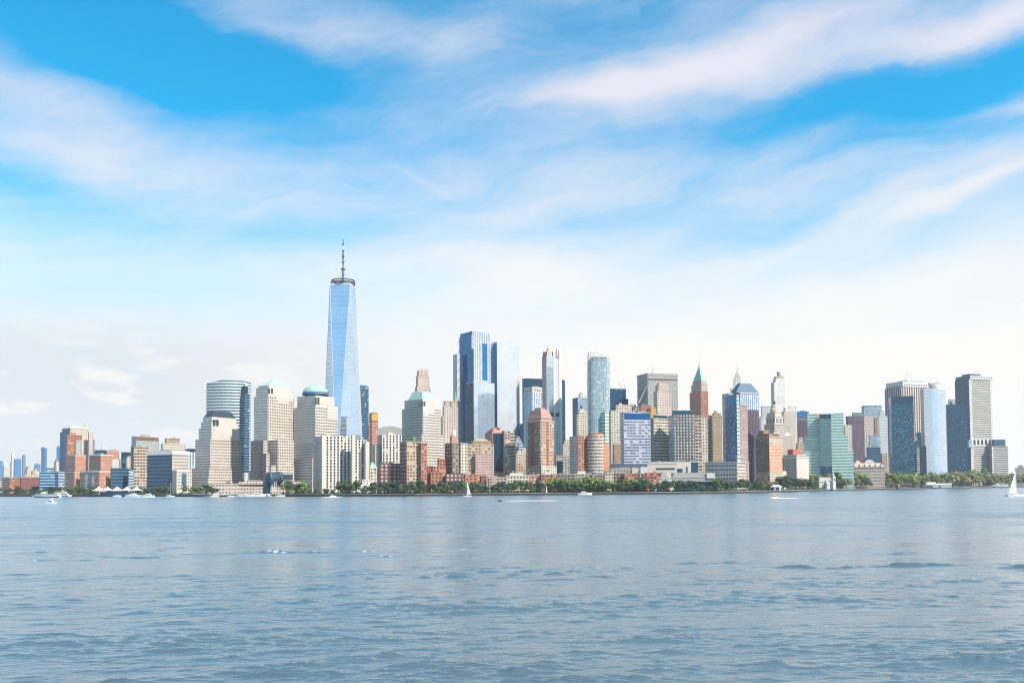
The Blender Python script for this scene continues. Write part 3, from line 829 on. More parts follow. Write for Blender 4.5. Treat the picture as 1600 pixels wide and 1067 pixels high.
# ------------------------------------------------------------------ the stepped beige tower and brick apartments
t_ = T('tall beige apartment tower with gabled crown and blue shaded flank', 118, 330, 28, 'apartment_tower', 'tower')
t_.box('shaft', 93, 109, 139, 674, M['cream_win'], matl=M['far_slate'])  # slate left face: shade on the beige wall painted as colour
t_.box('wing', 137, 138.5, 145, 675, M['pink_win'], d=12); t_.box('wing', 143, 144, 147.5, 687, M['far_slate'], d=20)
t_.box('upper_shaft', 97, 110, 138, 668.5, M['cream_win'], 674.5, d=4, matl=M['far_slate']); t_.cap('cornice', 1.0, M['cream'])
t_.hip('crown', 662.5, M['cream'], (0.84, 0.5)); keep = t_.last_o
t_.f, t_.zt = t_.ft, t_.zh
t_.panel('louvre_band', 0, 0.06, 0.96, 664.2, 665.8, M['stone_dark'], out=1.6, par=keep); t_.hip('roof_ridge', 661.2, M['copper_pale'], (0.9, 0.3))
t_ = T('orange brick tower with a pale glazed bay below the beige crown', 114, 210, 20, 'apartment_tower', 'tower')
t_.box('shaft', 100.5, 105, 128, 679, M['brick_dkwin'], matl=M['far_slate']); t_.cap('parapet', 0.8, M['orange'])  # bluish left face paints the shaded side of the brick
t_.panel('glazed_bay', 0, 0.56, 0.93, 688, 712, M['balcony'], out=1.2); t_.pent(fr=0.3, h=3, mat=M['brick'])
t_ = T('orange and grey brick apartment block with white windows in front of the brick tower', 112, 120, 40, 'apartment_block', 'building')
t_.box('block', 102, 117, 134, 711, M['brick_win'], matl=M['brick_shade']); t_.cap('cornice', 1.2, M['pinkstone']); t_.units(3, 7)
t_.box('base_wing', 101, 116, 125, 737, M['brick_win'], d=-14, matl=M['brick_shade']); t_.cap('cornice', 0.8, M['pinkstone'])
t_ = T('brick block with white cornice beside the glass cube', 157, 190, 42, 'apartment_block', 'building')
t_.box('block', 139, 157, 175, 710, M['brick_win'], matl=M['brick_shade']); t_.cap('cornice', 1.6, M['white']); t_.pent(fr=0.3, h=3)
t_ = T('long low brick apartment row with pale cornice and blue glazed bays', 149, 110, 42, 'apartment_row', 'building')
t_.box('block', 125, 155, 173, 736, M['brick_win'], matl=M['brick_shade']); t_.cap('cornice', 1.3, M['white'])
for u in (0.25, 0.62): t_.panel('glazed_bay', 3, u, u + 0.12, 741, 766, M['office_blue'], out=0.8)
t_.units(4, 9)
t_ = T('dark blue mid rise peeking over the white cornice block', 156, 420, 20, 'mid_rise', 'building'); t_.box('block', 147, 149, 166, 703, M['glass_navy']); t_.pent(fr=0.35, h=5, mat=M['cream'], off=(0.25, 0)); t_.units(2, 5)
t_ = T('pink mid rise with pale base behind the brick block', 176, 400, 20, 'mid_rise', 'building'); t_.box('block', 165, 167, 186, 703.5, M['brick_win'], 719); t_.units(3, 6); t_.box('base', 165, 168, 188, 717, M['white_win'], d=-6)
t_ = T('blue grey glass cube with pale side low behind the white tents', 192, 150, 22, 'glass_block', 'building')
t_.box('block', 172.5, 174, 200, 731, M['navy_side'], matl=M['navy_side']); t_.box('stair_wing', 199.5, 201, 209.5, 732.5, M['office_blue'], d=4); t_.cap('parapet', 0.6, M['slate']); t_.units(2, 8)
t_ = T('dark teal slab behind the balcony tower', 197, 420, 25, 'mid_rise', 'building'); t_.box('block', 189, 192, 207, 706, M['glass_navy']); t_.box('wing', 196, 198, 207, 714, M['cream_win'], d=-14); t_.pent(fr=0.4, h=3)
t_ = T('residential tower with striped balconies, teal glass corner and brown top', 227, 215, 30, 'apartment_tower', 'tower')
t_.box('shaft', 205, 212, 249, 688, M['balcony'], matl=M['teal_balc']); t_.box('top_floors', 205.5, 214, 248, 681.5, M['brick_wine'], 688.3, d=3, matl=M['teal_balc']); t_.cap('parapet', .7, M['cream']); t_.pent(fr=0.35, h=3)
t_.box('front_wing', 204, 209, 232, 697, M['balcony_warm'], d=-22, matl=M['brick_shade']); t_.units(2, 12)
t_ = T('stepped beige mid rise with brown plant boxes behind the white topped office', 271, 420, 20, 'mid_rise', 'building')
t_.box('block', 251, 254, 290, 693, M['cream_win']); t_.box('upper_block', 257.5, 260, 281, 685, M['tan_win'], 694, d=8); t_.cap('parapet', .8, M['brick']); t_.units(2, 10)
t_ = T('square office with blue glass flank, white cap and beige windowed front', 264, 95, 50, 'office_block', 'building')
t_.box('block', 230, 269, 295, 704, M['cream'], matl=M['navy_side'])
t_.windows(0, 8, 11, t_.z(764, x=264), t_.z(709, x=264), M['win_dark'], 0.5, 0.5, 0.04, 0.96)
t_.cap('white_cap', 6.0, M['white'], 0.8); t_.pent(fr=0.4, h=2)
t_.box('lower_wing', 273.5, 276, 299.5, 734, M['cream'], d=-14, dep=30, rel=20)
t_.windows(0, 8, 6, t_.z(766, x=264), t_.z(736, x=264), M['win_dark'], 0.45, 0.5, 0.04, 0.96)
t_.panel('glazed_slot', 0, 0.36, 0.62, 740, 758, M['teal'], out=0.9)
t_ = T('blue striped block between the white capped office and the dark roofed stone tower', 298, 240, 15, 'mid_rise', 'building')
t_.box('block', 289, 291, 312, 706, M['white_blue']); t_.box('top_floors', 289.5, 292, 311, 701, M['navy'], 706.5, d=3); t_.panel('white_band', 0, 0, 1, 730, 732, M['white'], out=0.6, par=t_.root)

# ------------------------------------------------------------------ the stone towers with shaped roofs
t_ = T('stepped pale stone tower with flat dark hipped roof', 340, 160, 42, 'stone_tower', 'tower')
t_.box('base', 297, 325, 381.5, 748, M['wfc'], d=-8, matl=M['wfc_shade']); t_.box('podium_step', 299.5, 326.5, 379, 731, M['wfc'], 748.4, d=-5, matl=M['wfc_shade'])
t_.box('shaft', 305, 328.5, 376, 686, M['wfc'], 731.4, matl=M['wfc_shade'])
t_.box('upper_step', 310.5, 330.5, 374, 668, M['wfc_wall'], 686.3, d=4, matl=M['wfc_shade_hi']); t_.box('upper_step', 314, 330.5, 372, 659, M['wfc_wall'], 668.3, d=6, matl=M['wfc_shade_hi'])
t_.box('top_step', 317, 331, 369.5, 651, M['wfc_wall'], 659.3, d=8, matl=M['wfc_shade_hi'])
t_.panel('vent_opening', 0, 0.02, 0.10, 656, 664.5, M['darkslot'], 2.6); t_.panel('vent_opening', 0, 0.15, 0.23, 656, 664.5, M['darkslot'], 2.6)
t_.f = grow(t_.f, -.8); t_.hip('roof', 640.5, M['slate'], (0.72, 0.72)); t_.f, t_.zt = t_.ft, t_.zh; t_.hip('roof_deck', 639.5, M['teal'], 0.9)
t_ = T('tall tower with bowed front of pale and teal horizontal stripes', 352, 370, 30, 'office_tower', 'tower')
Dg = t_.D
pts = []
for k in range(13):
    a = k / 12.0; xx = 322 + 59.5 * a; q = at(xx, 680, Dg - 14 * math.sin(math.pi * (0.12 + 0.88 * a)) + 10)
    pts.append((q.x, q.y))
pts += [(pts[-1][0] + 2, pts[-1][1] + 34), (pts[0][0] + 6, pts[0][1] + 34)]
zg = [at(322 + 59.5 * k / 12, 598.5 - 5.5 * min(1, k / 6), Dg).z for k in range(13)]
t_.f = pts; t_._own(prism('bowed_front', pts, GZ, zg[0], [M['gold']] * 13 + [M['gold_dark']], None, None, z1s=zg + [zg[-1], zg[0]], wrap=True), 'bowed_front'); t_.zt = zg[6]
keepo = t_.last_o
t_.f = [pts[1], pts[11], pts[13], pts[14]]; t_.zt = zg[0]; t_.pent('roof_screen', 0.8, 4.5, M['white_lines_thin'])
t_.box('rear_wing', 379, 381.8, 389.5, 615, M['gold_dark'], d=-3, dep=30); t_.box('rear_wing_top', 380, 382, 387.5, 603, M['navy'], 615.4, d=0, dep=22); t_.cyl('roof_turret', 384.5, 3.0, 599.5, 603.4, M['white_lines_thin'], d=10)
t_.box('side_base', 379.5, 382, 392, 738, M['white_strip'], d=-20, dep=20)
t_ = T('long low stone podium with colonnade behind the marina', 420, 125, 8, 'podium_building', 'building')
t_.box('block', 330, 332, 476, 756, M['podium']); t_.cap('cornice', 1.0, M['pinkstone']); t_.box('upper_floor', 372, 374, 470, 752.5, M['pink_win'], 756.4, d=14); t_.units(6, 21)
t_ = T('pale stone tower under a green copper pyramid', 428, 190, 46, 'stone_tower', 'tower')
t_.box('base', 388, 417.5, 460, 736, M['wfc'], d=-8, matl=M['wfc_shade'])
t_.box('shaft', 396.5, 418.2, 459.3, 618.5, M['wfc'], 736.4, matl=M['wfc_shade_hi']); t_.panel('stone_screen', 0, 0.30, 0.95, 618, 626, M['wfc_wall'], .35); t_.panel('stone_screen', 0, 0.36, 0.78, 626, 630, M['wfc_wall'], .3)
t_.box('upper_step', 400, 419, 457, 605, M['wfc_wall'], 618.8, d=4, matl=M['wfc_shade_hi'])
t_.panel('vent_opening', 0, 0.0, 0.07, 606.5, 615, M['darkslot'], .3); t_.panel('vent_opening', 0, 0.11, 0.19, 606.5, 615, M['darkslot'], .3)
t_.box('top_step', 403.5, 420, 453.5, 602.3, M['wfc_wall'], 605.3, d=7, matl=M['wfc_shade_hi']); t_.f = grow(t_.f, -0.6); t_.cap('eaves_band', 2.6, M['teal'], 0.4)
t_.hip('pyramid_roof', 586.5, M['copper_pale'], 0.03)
t_.box('side_wing', 391.5, 411.5, 417, 688, M['wfc'], d=-14, matl=M['wfc_deep_shade']); t_.box('side_wing', 410.5, 416, 421, 708, M['wfc'], d=-18, matl=M['wfc_deep_shade'])
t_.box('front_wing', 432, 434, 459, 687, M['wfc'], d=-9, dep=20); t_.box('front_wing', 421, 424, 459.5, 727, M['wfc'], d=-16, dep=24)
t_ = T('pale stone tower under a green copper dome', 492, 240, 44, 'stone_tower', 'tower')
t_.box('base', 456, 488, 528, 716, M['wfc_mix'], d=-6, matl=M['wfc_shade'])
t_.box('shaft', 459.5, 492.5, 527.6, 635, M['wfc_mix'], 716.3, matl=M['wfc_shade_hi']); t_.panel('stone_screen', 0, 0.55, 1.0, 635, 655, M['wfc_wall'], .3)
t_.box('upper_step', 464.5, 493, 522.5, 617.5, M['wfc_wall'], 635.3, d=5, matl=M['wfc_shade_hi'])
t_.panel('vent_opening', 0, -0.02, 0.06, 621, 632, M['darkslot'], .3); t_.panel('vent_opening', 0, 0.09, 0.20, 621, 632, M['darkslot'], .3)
t_.cyl('drum', 493, 20.5, 613.5, 617.8, M['teal'], d=30, n=28); t_.dome('dome', 493, 19.2, 601, 613.6, M['copper_pale'], d=30)
t_.box('lower_wing', 475, 488, 500, 750, M['cream_win'], d=-50)
t_ = T('dark blue drum shaped pavilion on legs with flat canopy by the marina', 430, 45, 30, 'pavilion', 'building')
c0 = at(424, 752, t_.D); c1 = at(440, 746, t_.D)
def tube_between(a, b, r, n=20):
    ax = (b - a).normalized(); s1 = ax.orthogonal().normalized(); s2 = ax.cross(s1)
    V = [tuple(q + s1 * (r * math.cos(2 * math.pi * i / n)) + s2 * (r * math.sin(2 * math.pi * i / n))) for q in (a, b) for i in range(n)]
    Fs = [(i, (i + 1) % n, n + (i + 1) % n, n + i) for i in range(n)] + [tuple(range(n - 1, -1, -1)), tuple(range(n, 2 * n))]
    return V, Fs
for nm_, a_, b_, r_, mm in (('drum', at(421, 748, t_.D), at(438, 746, t_.D + 14), 8.2, 'slate'), ('drum_rim', at(419.6, 748.3, t_.D - 1), at(422, 748, t_.D + .4), 8.8, 'teal'), ('drum_rim', at(433, 747, t_.D + 9), at(435.5, 746.7, t_.D + 11), 8.9, 'teal')):
    V, Fs = tube_between(a_, b_, r_); t_._own(mesh_obj(nm_, V, Fs, [M[mm]], [0] * len(Fs), [[(0, 0)] * len(f) for f in Fs], smooth=False), nm_)
t_.box('stair_tower', 414.5, 416, 422.5, 752, M['navy'], dep=8, d=-4); t_.box('canopy', 438, 440, 457, 741, M['slate'], 750, d=6, dep=16); t_.cap('canopy_edge', 0.8, M['teal'])
for xx in (425, 428.5, 431.5): t_.mast('support_leg', xx, 768, 752, 0.5, 0.5, M['white_metal'], d=-3)

t_ = T('white apartment slab of tall vertical ribs and dark window strips', 531, 95, 20, 'apartment_slab', 'building')
t_.box('slab', 489.5, 503, 553, 681, M['gateway'], matl=M['gateway_shade']); t_.units(5, 31, M['cream']); t_.box('corner_pier', 502.4, 503.2, 507.5, 679.5, M['cream'], d=-1.2, dep=6); t_.box('stair_pier', 549.5, 550.3, 554.5, 680, M['cream'], d=-.6, dep=6)
t_.box('end_slab', 552, 554, 574, 687, M['gateway'], d=5, matl=M['gateway_shade']); t_.box('end_pier', 570.5, 571.3, 577, 690, M['cream'], d=3, dep=8); t_.units(2, 32)
t_ = T('low white stepped block below the ribbed apartment slab', 568, 75, 15, 'low_block', 'building')
t_.box('block', 559, 561, 584, 757, M['white_win']); t_.box('upper_block', 564, 566, 582, 749, M['white_win'], 757.3, d=6); t_.box('side_block', 449 + 108, 558, 566, 762, M['white_win'], d=-8)
t_ = T('small beige house with green pyramid roof behind the ribbed slab', 582, 140, 25, 'small_block', 'building')
t_.box('block', 574, 578, 589, 731, M['cream_win']); t_.cap('cornice', .8, M['cream']); t_.hip('roof', 721, M['copper'], 0.05, 0.5)

# ------------------------------------------------------------------ the tallest tower
t_ = T('tallest tower, tapering faceted blue glass with ring and mast on top', 535, 500, 74, 'glass_tower', 'tower')
ft = t_.foot(515.6, 547, 556, t_.D + 12, 440)
ox = sum(p[0] for p in ft) / 4; oy = sum(p[1] for p in ft) / 4
zt, zb = at(535, 441, t_.D).z, at(535, 752, t_.D).z
base = [(ox + ((ft[i][0] + ft[(i + 1) % 4][0]) / 2 - ox) * 2.0, oy + ((ft[i][1] + ft[(i + 1) % 4][1]) / 2 - oy) * 2.0) for i in range(4)]   # base[i] lies outside top edge i
base = scale_poly(base, 1.05)
V = [(*p, zb) for p in base] + [(*p, zt) for p in ft]
Fs, uv = [], []
for i in range(4):
    for f in ((i, (i + 1) % 4, 4 + (i + 1) % 4), (4 + i, i, 4 + (i + 1) % 4)):
        e = Vector(V[f[1]]) - Vector(V[f[0]]) if abs(V[f[1]][2] - V[f[0]][2]) < 1 else Vector(V[f[2]]) - Vector(V[f[0]])
        e.z = 0; e.normalize(); o0 = Vector(V[f[0]])
        Fs.append(f); uv.append([((Vector(V[k]) - o0).dot(e) / 3.0, V[k][2] / 8.4) for k in f])
Fs.append((4, 5, 6, 7)); uv.append([(0, 0)] * 4)
t_._own(mesh_obj('faceted_shaft', V, Fs, [M['wtc_glass'], m_roof], [0] * 8 + [1], uv), 'faceted_shaft')
shaft = t_.last_o
t_._own(prism('base', scale_poly(base, 1.01), GZ, zb + 0.5, M['wtc_glass_pale'], parapet=False), 'base')
for i in range(4):
    for a_, b_ in ((base[i], ft[i]), (base[i], ft[(i + 1) % 4])):
        V, Fs = tube_between(Vector((*a_, zb)), Vector((*b_, zt)), 0.42, 6)
        t_._own(mesh_obj('edge_trim', V, Fs, [M['white_metal']], [0] * len(Fs), [[(0, 0)] * len(f) for f in Fs]), 'edge_trim', shaft)
t_._own(prism('parapet', grow(ft, 0.35), zt - 2.0, zt + 1.6, M['white_metal'], bottom=True), 'parapet')
c = at(535.5, 440, t_.D + 20)
for nm_, r_, z0_, z1_ in (('ring', 22.5, 4.0, 6.2), ('ring', 21.5, 8.6, 10.2), ('ring_deck', 17.0, 1.5, 4.4)):
    a = ngon(ox, oy, r_, r_, 32); b = ngon(ox, oy, r_ - 2.2, r_ - 2.2, 32)
    V = [(*p, zt + z0_) for p in a] + [(*p, zt + z1_) for p in a] + [(*p, zt + z0_) for p in b] + [(*p, zt + z1_) for p in b]
    n = 32; Fs = []
    for i in range(n):
        j = (i + 1) % n
        Fs += [(i, j, n + j, n + i), (n + i, n + j, 3 * n + j, 3 * n + i), (3 * n + i, 3 * n + j, 2 * n + j, 2 * n + i), (2 * n + i, 2 * n + j, j, i)]
    t_._own(mesh_obj(nm_, V, Fs, [M['slate']], [0] * len(Fs), [[(0, 0)] * 4] * len(Fs)), nm_)
for k in range(8):
    a = ngon(ox, oy, 21.3, 21.3, 8)[k]; t_._own(prism('ring_post', ngon(*a, 0.45, 0.45, 5), zt, zt + 10, M['slate'], parapet=False), 'ring_post')
zm = lambda y: at(535.5, y, t_.D + 20).z
for y0, y1, r_, mm in ((440, 421, 2.1, 'steel'), (421, 402, 1.35, 'teal'), (402, 388, 1.5, 'teal'), (388, 379, 1.0, 'white_metal'), (379, 371, 1.0, 'teal'), (371, 361, .42, 'white_metal')):
    t_._own(prism('mast_section', ngon(ox, oy, r_, r_, 8), zm(y0) - 0.4, zm(y1), M[mm], parapet=False, top=ngon(ox, oy, r_ * .72, r_ * .72, 8)), 'mast_section')
for y0, r_ in ((418, 4.2), (407, 2.6), (398, 2.5), (389, 2.2), (379.5, 1.9)):
    t_._own(prism('mast_collar', ngon(ox, oy, r_, r_, 10), zm(y0) - .9, zm(y0) + .9, M['slate'], parapet=False, bottom=True), 'mast_collar')
for k in range(6):
    a = ngon(ox, oy, 13, 13, 6)[k]; V, Fs = tube_between(Vector((*a, zt + 1.0)), Vector((ox, oy, zm(414))), 0.16, 5)
    t_._own(mesh_obj('guy_cable', V, Fs, [M['steel']], [0] * len(Fs), [[(0, 0)] * len(f) for f in Fs]), 'guy_cable')

t_ = T('dark blue banded glass tower tucked behind the tapering tower', 569, 640, 30); t_.box('shaft', 560, 564, 576, 604, M['gold_dark']); t_.pent('roof_screen', 0.85, 3.5, M['glass_blue_band'])
t_ = T('unfinished rust red tower with golden wrapped top and small mast', 583, 480, 25, 'unfinished_tower', 'tower')
t_.box('shaft', 577, 581, 591, 657, M['constr']); t_.box('wrapped_top', 576.5, 581, 591, 646, M['yellow'], 657.4, d=-1); t_.mast('mast', 584.5, 646, 638, 0.5, 0.2); t_.box('hoist', 575, 576, 578, 664, M['rust'], d=-4, dep=5)
t_.box('working_deck', 578, 582, 590, 644.5, M['rust'], 646.3, d=3)
t_ = T('low grey curved roof behind the second ribbed slab', 609, 560, 10, 'curved_hall', 'building')
pts_ = []
f_ = t_.foot(588, 588, 632, None, 690, dep=40)
N_ = 12
front = [Vector(f_[0]).lerp(Vector(f_[1]), k / N_) for k in range(N_ + 1)]; back = [Vector(f_[3]).lerp(Vector(f_[2]), k / N_) for k in range(N_ + 1)]
zz = [at(610, 673 - 7.5 * math.sin(math.pi * min(1, 0.12 + k / N_ * 0.8)), t_.D).z for k in range(N_ + 1)]
V = [(p.x, p.y, GZ) for p in front] + [(p.x, p.y, z) for p, z in zip(front, zz)] + [(p.x, p.y, z) for p, z in zip(back, zz)]
n_ = N_ + 1
Fs = [tuple(range(n_)) + tuple(range(2 * n_ - 1, n_ - 1, -1))] + [(n_ + k, n_ + k + 1, 2 * n_ + k + 1, 2 * n_ + k) for k in range(N_)]
t_._own(mesh_obj('hall', V, Fs, [M['greystone'], M['slate']], [0] + [1] * N_, [[(0, 0)] * len(f) for f in Fs]), 'hall')
t_ = T('second ribbed white apartment slab, partly behind the dark brick block', 608, 150, 18, 'apartment_slab', 'building')
t_.box('slab', 590, 597, 628, 679, M['gateway'], matl=M['gateway_shade']); t_.units(3, 41, M['cream']); t_.pent(fr=0.25, h=4, mat=M['cream']); t_.box('end_pier', 585.5, 586.5, 593, 694, M['cream'], d=6, dep=14)
t_ = T('pale grey stone tower under a low green mastaba roof', 662, 330, 46, 'stone_tower', 'tower')
t_.box('base', 626, 659, 694.5, 678.5, M['wfc_mix'], d=-6, matl=M['wfc4_shade'])
t_.box('shaft', 628, 660.5, 689, 637, M['wfc_mix'], 678.8, matl=M['wfc4_shade']); t_.panel('stone_screen', 0, 0.0, 0.62, 637, 646, M['wfc_wall'], .3); t_.panel('stone_screen', 0, 0.0, 0.3, 646, 650, M['wfc_wall'], .3)
t_.box('upper_step', 632, 660.5, 684.5, 623.5, M['wfc_wall'], 637.3, d=5, matl=M['wfc4_shade'])
t_.panel('vent_opening', 0, -0.14, 0.02, 627, 634.5, M['darkslot'], .3); t_.panel('vent_opening', 0, 0.05, 0.16, 627, 634.5, M['darkslot'], .3)
t_.f = grow(t_.f, -4.0); t_.cap('eaves_band', 1.5, M['teal'], 0.3); t_.hip('roof', 609.5, M['copper_pale'], (0.62, 0.62), 0.6)
t_ = T('slender pale stone tower with crowned top rising behind the green mastaba roof', 660, 700, 25, 'stone_tower', 'tower')
t_.box('shaft', 648.5, 652, 672.5, 604, M['pink_win']); t_.box('upper_shaft', 650, 653, 671, 588, M['pink_win'], 604.3, d=4); t_.cap('cornice', 1.2, M['pinkstone']); t_.box('crown', 651.5, 654, 669.5, 579, M['old_stone'], 588.3, d=6)
for q in (0.1, 0.36, 0.62, 0.88): t_.panel('crown_pier', 0, q - .06, q + .06, 576.5, 588, M['pinkstone'], .9)
t_ = T('pale tower with fine window grid between mastaba roof and blue glass tower', 702, 560, 15, 'stone_tower', 'tower')
t_.box('shaft', 691.5, 694, 716, 634, M['pink_win']); t_.box('lower_step', 689, 692, 697, 650, M['pink_win'], d=-6); t_.box('shaft_top', 693, 695.5, 714.5, 626.5, M['old_stone'], 634.3, d=4); t_.cap('cornice', 1, M['pinkstone']); t_.mast('spire', 712, 626, 611, 2.0, 0.2, M['copper_pale'])
t_ = T('broad tan brick block with dark flank, orange end and rooftop garden', 646, 85, 25, 'brick_block', 'building')
t_.box('block', 625, 635.5, 658, 690, M['tan_win'], matl=M['brick_dark']); t_.cap('parapet', 1.0, M['tanstone'])
t_.cyl('water_tank', 646, 4.0, 682.5, 690, M['leaf_green'], d=18, n=12); t_.f = scale_poly(t_.f, 0.8); t_.pent('roof_garden', 0.62, 1.6, M['leaf_green'], off=(0.05, 0)); t_.units(2, 43)
t_.box('end_block', 656.5, 658, 667, 692, M['brick_red'], d=3, dep=30); t_.cap('parapet', 1.0, M['brick'])
t_ = T('dark wine brick block dotted with white windows', 608, 90, 15, 'brick_block', 'building')
t_.box('block', 592, 594, 626, 724, M['brick_dark']); t_.cap('parapet', 0.8, M['darkbrick']); t_.box('upper_block', 596, 598, 614, 722, M['brick_dark'], 724.4, d=8); t_.units(3, 44)
t_ = T('orange red brick block with stepped roof and turret', 684, 88, 12, 'brick_block', 'building')
t_.box('block', 665.5, 673, 697, 738, M['brick_red'], matl=M['brick_wine']); t_.cap('parapet', 0.8, M['brick']); t_.box('upper_block', 672, 676, 697, 728, M['brick_red'], 738.3, d=8); t_.box('turret', 683.5, 686, 695.5, 717, M['brick_red'], 728.4, d=12); t_.hip('turret_roof', 713.5, M['pinkroof'], 0.5)
t_.box('shaded_wing', 664, 666, 674, 727.5, M['brick_wine'], d=4, dep=20)
t_ = T('dark and pale brick apartment tower with pink domed rooftop', 712, 95, 30, 'apartment_tower', 'tower')
t_.box('block', 695, 707, 720.5, 692, M['tan_shade'], matl=M['brick_dark']); t_.units(2, 45); t_.box('rooftop_house', 703, 706, 714.5, 681.5, M['pinkroof'], 692.4, d=9); t_.cyl('drum', 709, 4.0, 676.5, 681.8, M['pinkstone'], d=16, n=10); t_.dome('dome', 709, 3.4, 671, 676.7, M['white'], d=16)
t_.box('pale_wing', 718.5, 720, 730.5, 692.5, M['cream_win'], d=4, dep=26); t_.cap('parapet', .8, M['cream']); t_.box('shaded_base', 695, 697, 727, 740, M['brick_dark'], d=-12)
t_ = T('low bright orange brick house row behind the white sailboat', 741, 60, 20, 'house_row', 'building')
t_.box('block', 724.5, 727, 752, 741, M['brick_red']); t_.cap('parapet', .8, M['orange']); t_.box('shaded_end', 751, 752, 760, 743, M['brick_wine'], d=6); t_.units(3, 46)
t_ = T('tan stone block with arched roof and pink brick lower front', 750, 170, 14, 'apartment_block', 'building')
t_.box('block', 729, 732, 772, 694, M['tan_win']); t_.cap('cornice', 1.4, M['tanstone']); t_.box('upper_block', 736, 739, 767, 688.5, M['old_tan'], 694.3, d=8); t_.f = grow(t_.f, -2); t_.hip('roof', 684.5, M['tanstone'], 0.5)
t_.box('pink_front', 741, 743, 771, 708, M['pink_band'], d=-14); t_.cap('cornice', .9, M['pinkstone']); t_.box('corner_bay', 730, 731, 741, 713, M['tan_win'], d=-10, dep=10); t_.units(3, 47)

# ------------------------------------------------------------------ glass towers in the middle
t_ = T('tall blue glass tower with white ribbed face and braced edge', 741, 640, 34, 'glass_tower', 'tower')
t_.box('shaft', 718, 737.5, 766.5, 523, M['tri_ribs'], matl=M['glass_blue']); keep = t_.last_o
t_.panel('dark_slot', 0, 0.58, 0.83, 537, 594, M['glass_blue'], out=0.5); t_.panel('corner_strip', 0, 0.0, 0.10, 545, 690, M['glass_navy'], out=0.6)
t_.box('crown_screen', 719, 738, 765.5, 517.5, M['tri_ribs'], 523.4, d=3, matl=M['glass_blue']); t_.cap('top_edge', 0.6, M['white_metal'], 0.4)
t_.f = t_.foot(718, 737.5, 766.5); t_.zt = t_.z(523)
t_.box('braced_edge', 713.5, 714.5, 719.5, 553, M['white_lines_thin'], d=14, dep=14); t_.mast('roof_mast', 736, 523, 516.5, .8, .5, M['slate'])
for k in range(11):
    a, b = at(718.3, 530 + 15 * k, t_.D - 1.0), at(715.0, 537 + 15 * k, t_.D + 9); V, Fs = tube_between(a, b, 0.5, 5)
    t_._own(mesh_obj('brace', V, Fs, [M['white_metal']], [0] * len(Fs), [[(0, 0)] * len(f) for f in Fs]), 'brace', keep)
t_.box('front_slab', 738, 740.5, 773, 597, M['glass_pale'], d=-34, dep=30, matl=M['glass_navy']); t_.cap('top_edge', .5, M['white_metal'], .3)
t_ = T('very pale sheer glass tower merging into the bright sky', 790, 700, 24, 'glass_tower', 'tower')
t_.box('shaft', 771.5, 777, 812, 534, M['glass_sheer'], matl=M['glass_blue'], dep=44); t_.box('side_shaft', 765.5, 766.5, 773, 534.5, M['glass_pale'], d=10, dep=30); t_.cap('top_edge', .4, M['white_metal'], .3)
t_ = T('dark glass fronted tower framed in pink stone with arched top', 785, 190, 25, 'apartment_tower', 'tower')
t_.box('shaft', 767, 769.5, 788.5, 675.5, M['pinkroof'], dep=26); t_.panel('glass_front', 0, 0.06, 0.98, 677, 737, M['navy'], .5); t_.hip('gable', 668, M['pinkroof'], (0.4, 0.8)); t_.dome('arch_cap', 779, 4, 666, 669.5, M['pinkroof'], d=10)
t_.box('side_wing', 786.5, 788.5, 797.5, 673, M['tan_win'], d=2, dep=26, matl=M['pink_win']); t_.cap('cornice', .8, M['pinkstone']); t_.box('rear_wing', 795, 797, 804.5, 675.5, M['grey_band'], d=9, dep=24); t_.units(2, 51)
t_ = T('beige mid rise with small dome and arched top floor', 815, 240, 22, 'mid_rise', 'building')
t_.box('block', 803, 807, 826, 709, M['old_stone']); t_.cap('cornice', 1, M['cream']); t_.box('upper_block', 807, 809, 825, 704, M['cream_win'], 709.3, d=6); t_.dome('dome', 818, 4.4, 699.5, 704.2, M['greystone'], d=14)
t_.box('low_front', 803, 806, 826, 723, M['tan_win'], d=-16); t_.units(2, 52)
t_ = T('grey slab behind the pale glass tower, low between towers', 808, 420, 20, 'mid_rise', 'building'); t_.box('block', 803, 806, 815, 686, M['grey_win']); t_.pent(); t_.box('side_block', 809, 811, 818, 692, M['office_blue'], d=-10)
t_ = T('black navy slab with stepped edge behind the white strip tower', 832, 700, 18, 'office_tower', 'tower')
t_.box('shaft', 816.5, 819, 849, 591, M['navy'], roof=M['navy']); t_.box('lower_step', 811.5, 813, 819, 662, M['navy'], d=-4, dep=24); t_.units(3, 53)
t_ = T('white tower with tall blue window strips and notched cornice', 835, 560, 36, 'office_tower', 'tower')
t_.box('shaft', 818.5, 831.5, 853.5, 613, M['white_blue']); t_.box('top_floors', 818.8, 831.8, 853.2, 604.5, M['white'], 613.3, d=1)
t_.windows(0, 7, 1, t_.z(611.5, x=835), t_.z(607, x=835), M['win_dark'], 0.45, .9, .05, .95); t_.windows(3, 4, 1, t_.z(611.5, x=835), t_.z(607, x=835), M['win_dark'], 0.45, .9, .1, .9); t_.cap('cornice', 1.5, M['white'], 0.6); t_.pent(fr=.35, h=3)
t_ = T('slender white tower with one tall blue glass strip and open top frames', 863, 480, 36, 'office_tower', 'tower')
t_.box('shaft', 847.5, 854.5, 878, 556, M['white_win'], matl=M['strips_white']); keep = t_.last_o
t_.panel('glass_strip', 0, 0.02, 0.42, 557, 645, M['curve_blue'], .5); t_.panel('mechanical_band', 0, 0.02, 1.0, 645, 650.5, M['navy'], .7); t_.panel('pier', 0, 0.44, 0.56, 548, 735, M['white'], .9); t_.panel('pier', 0, 0.82, 1.0, 548, 735, M['white'], .9)
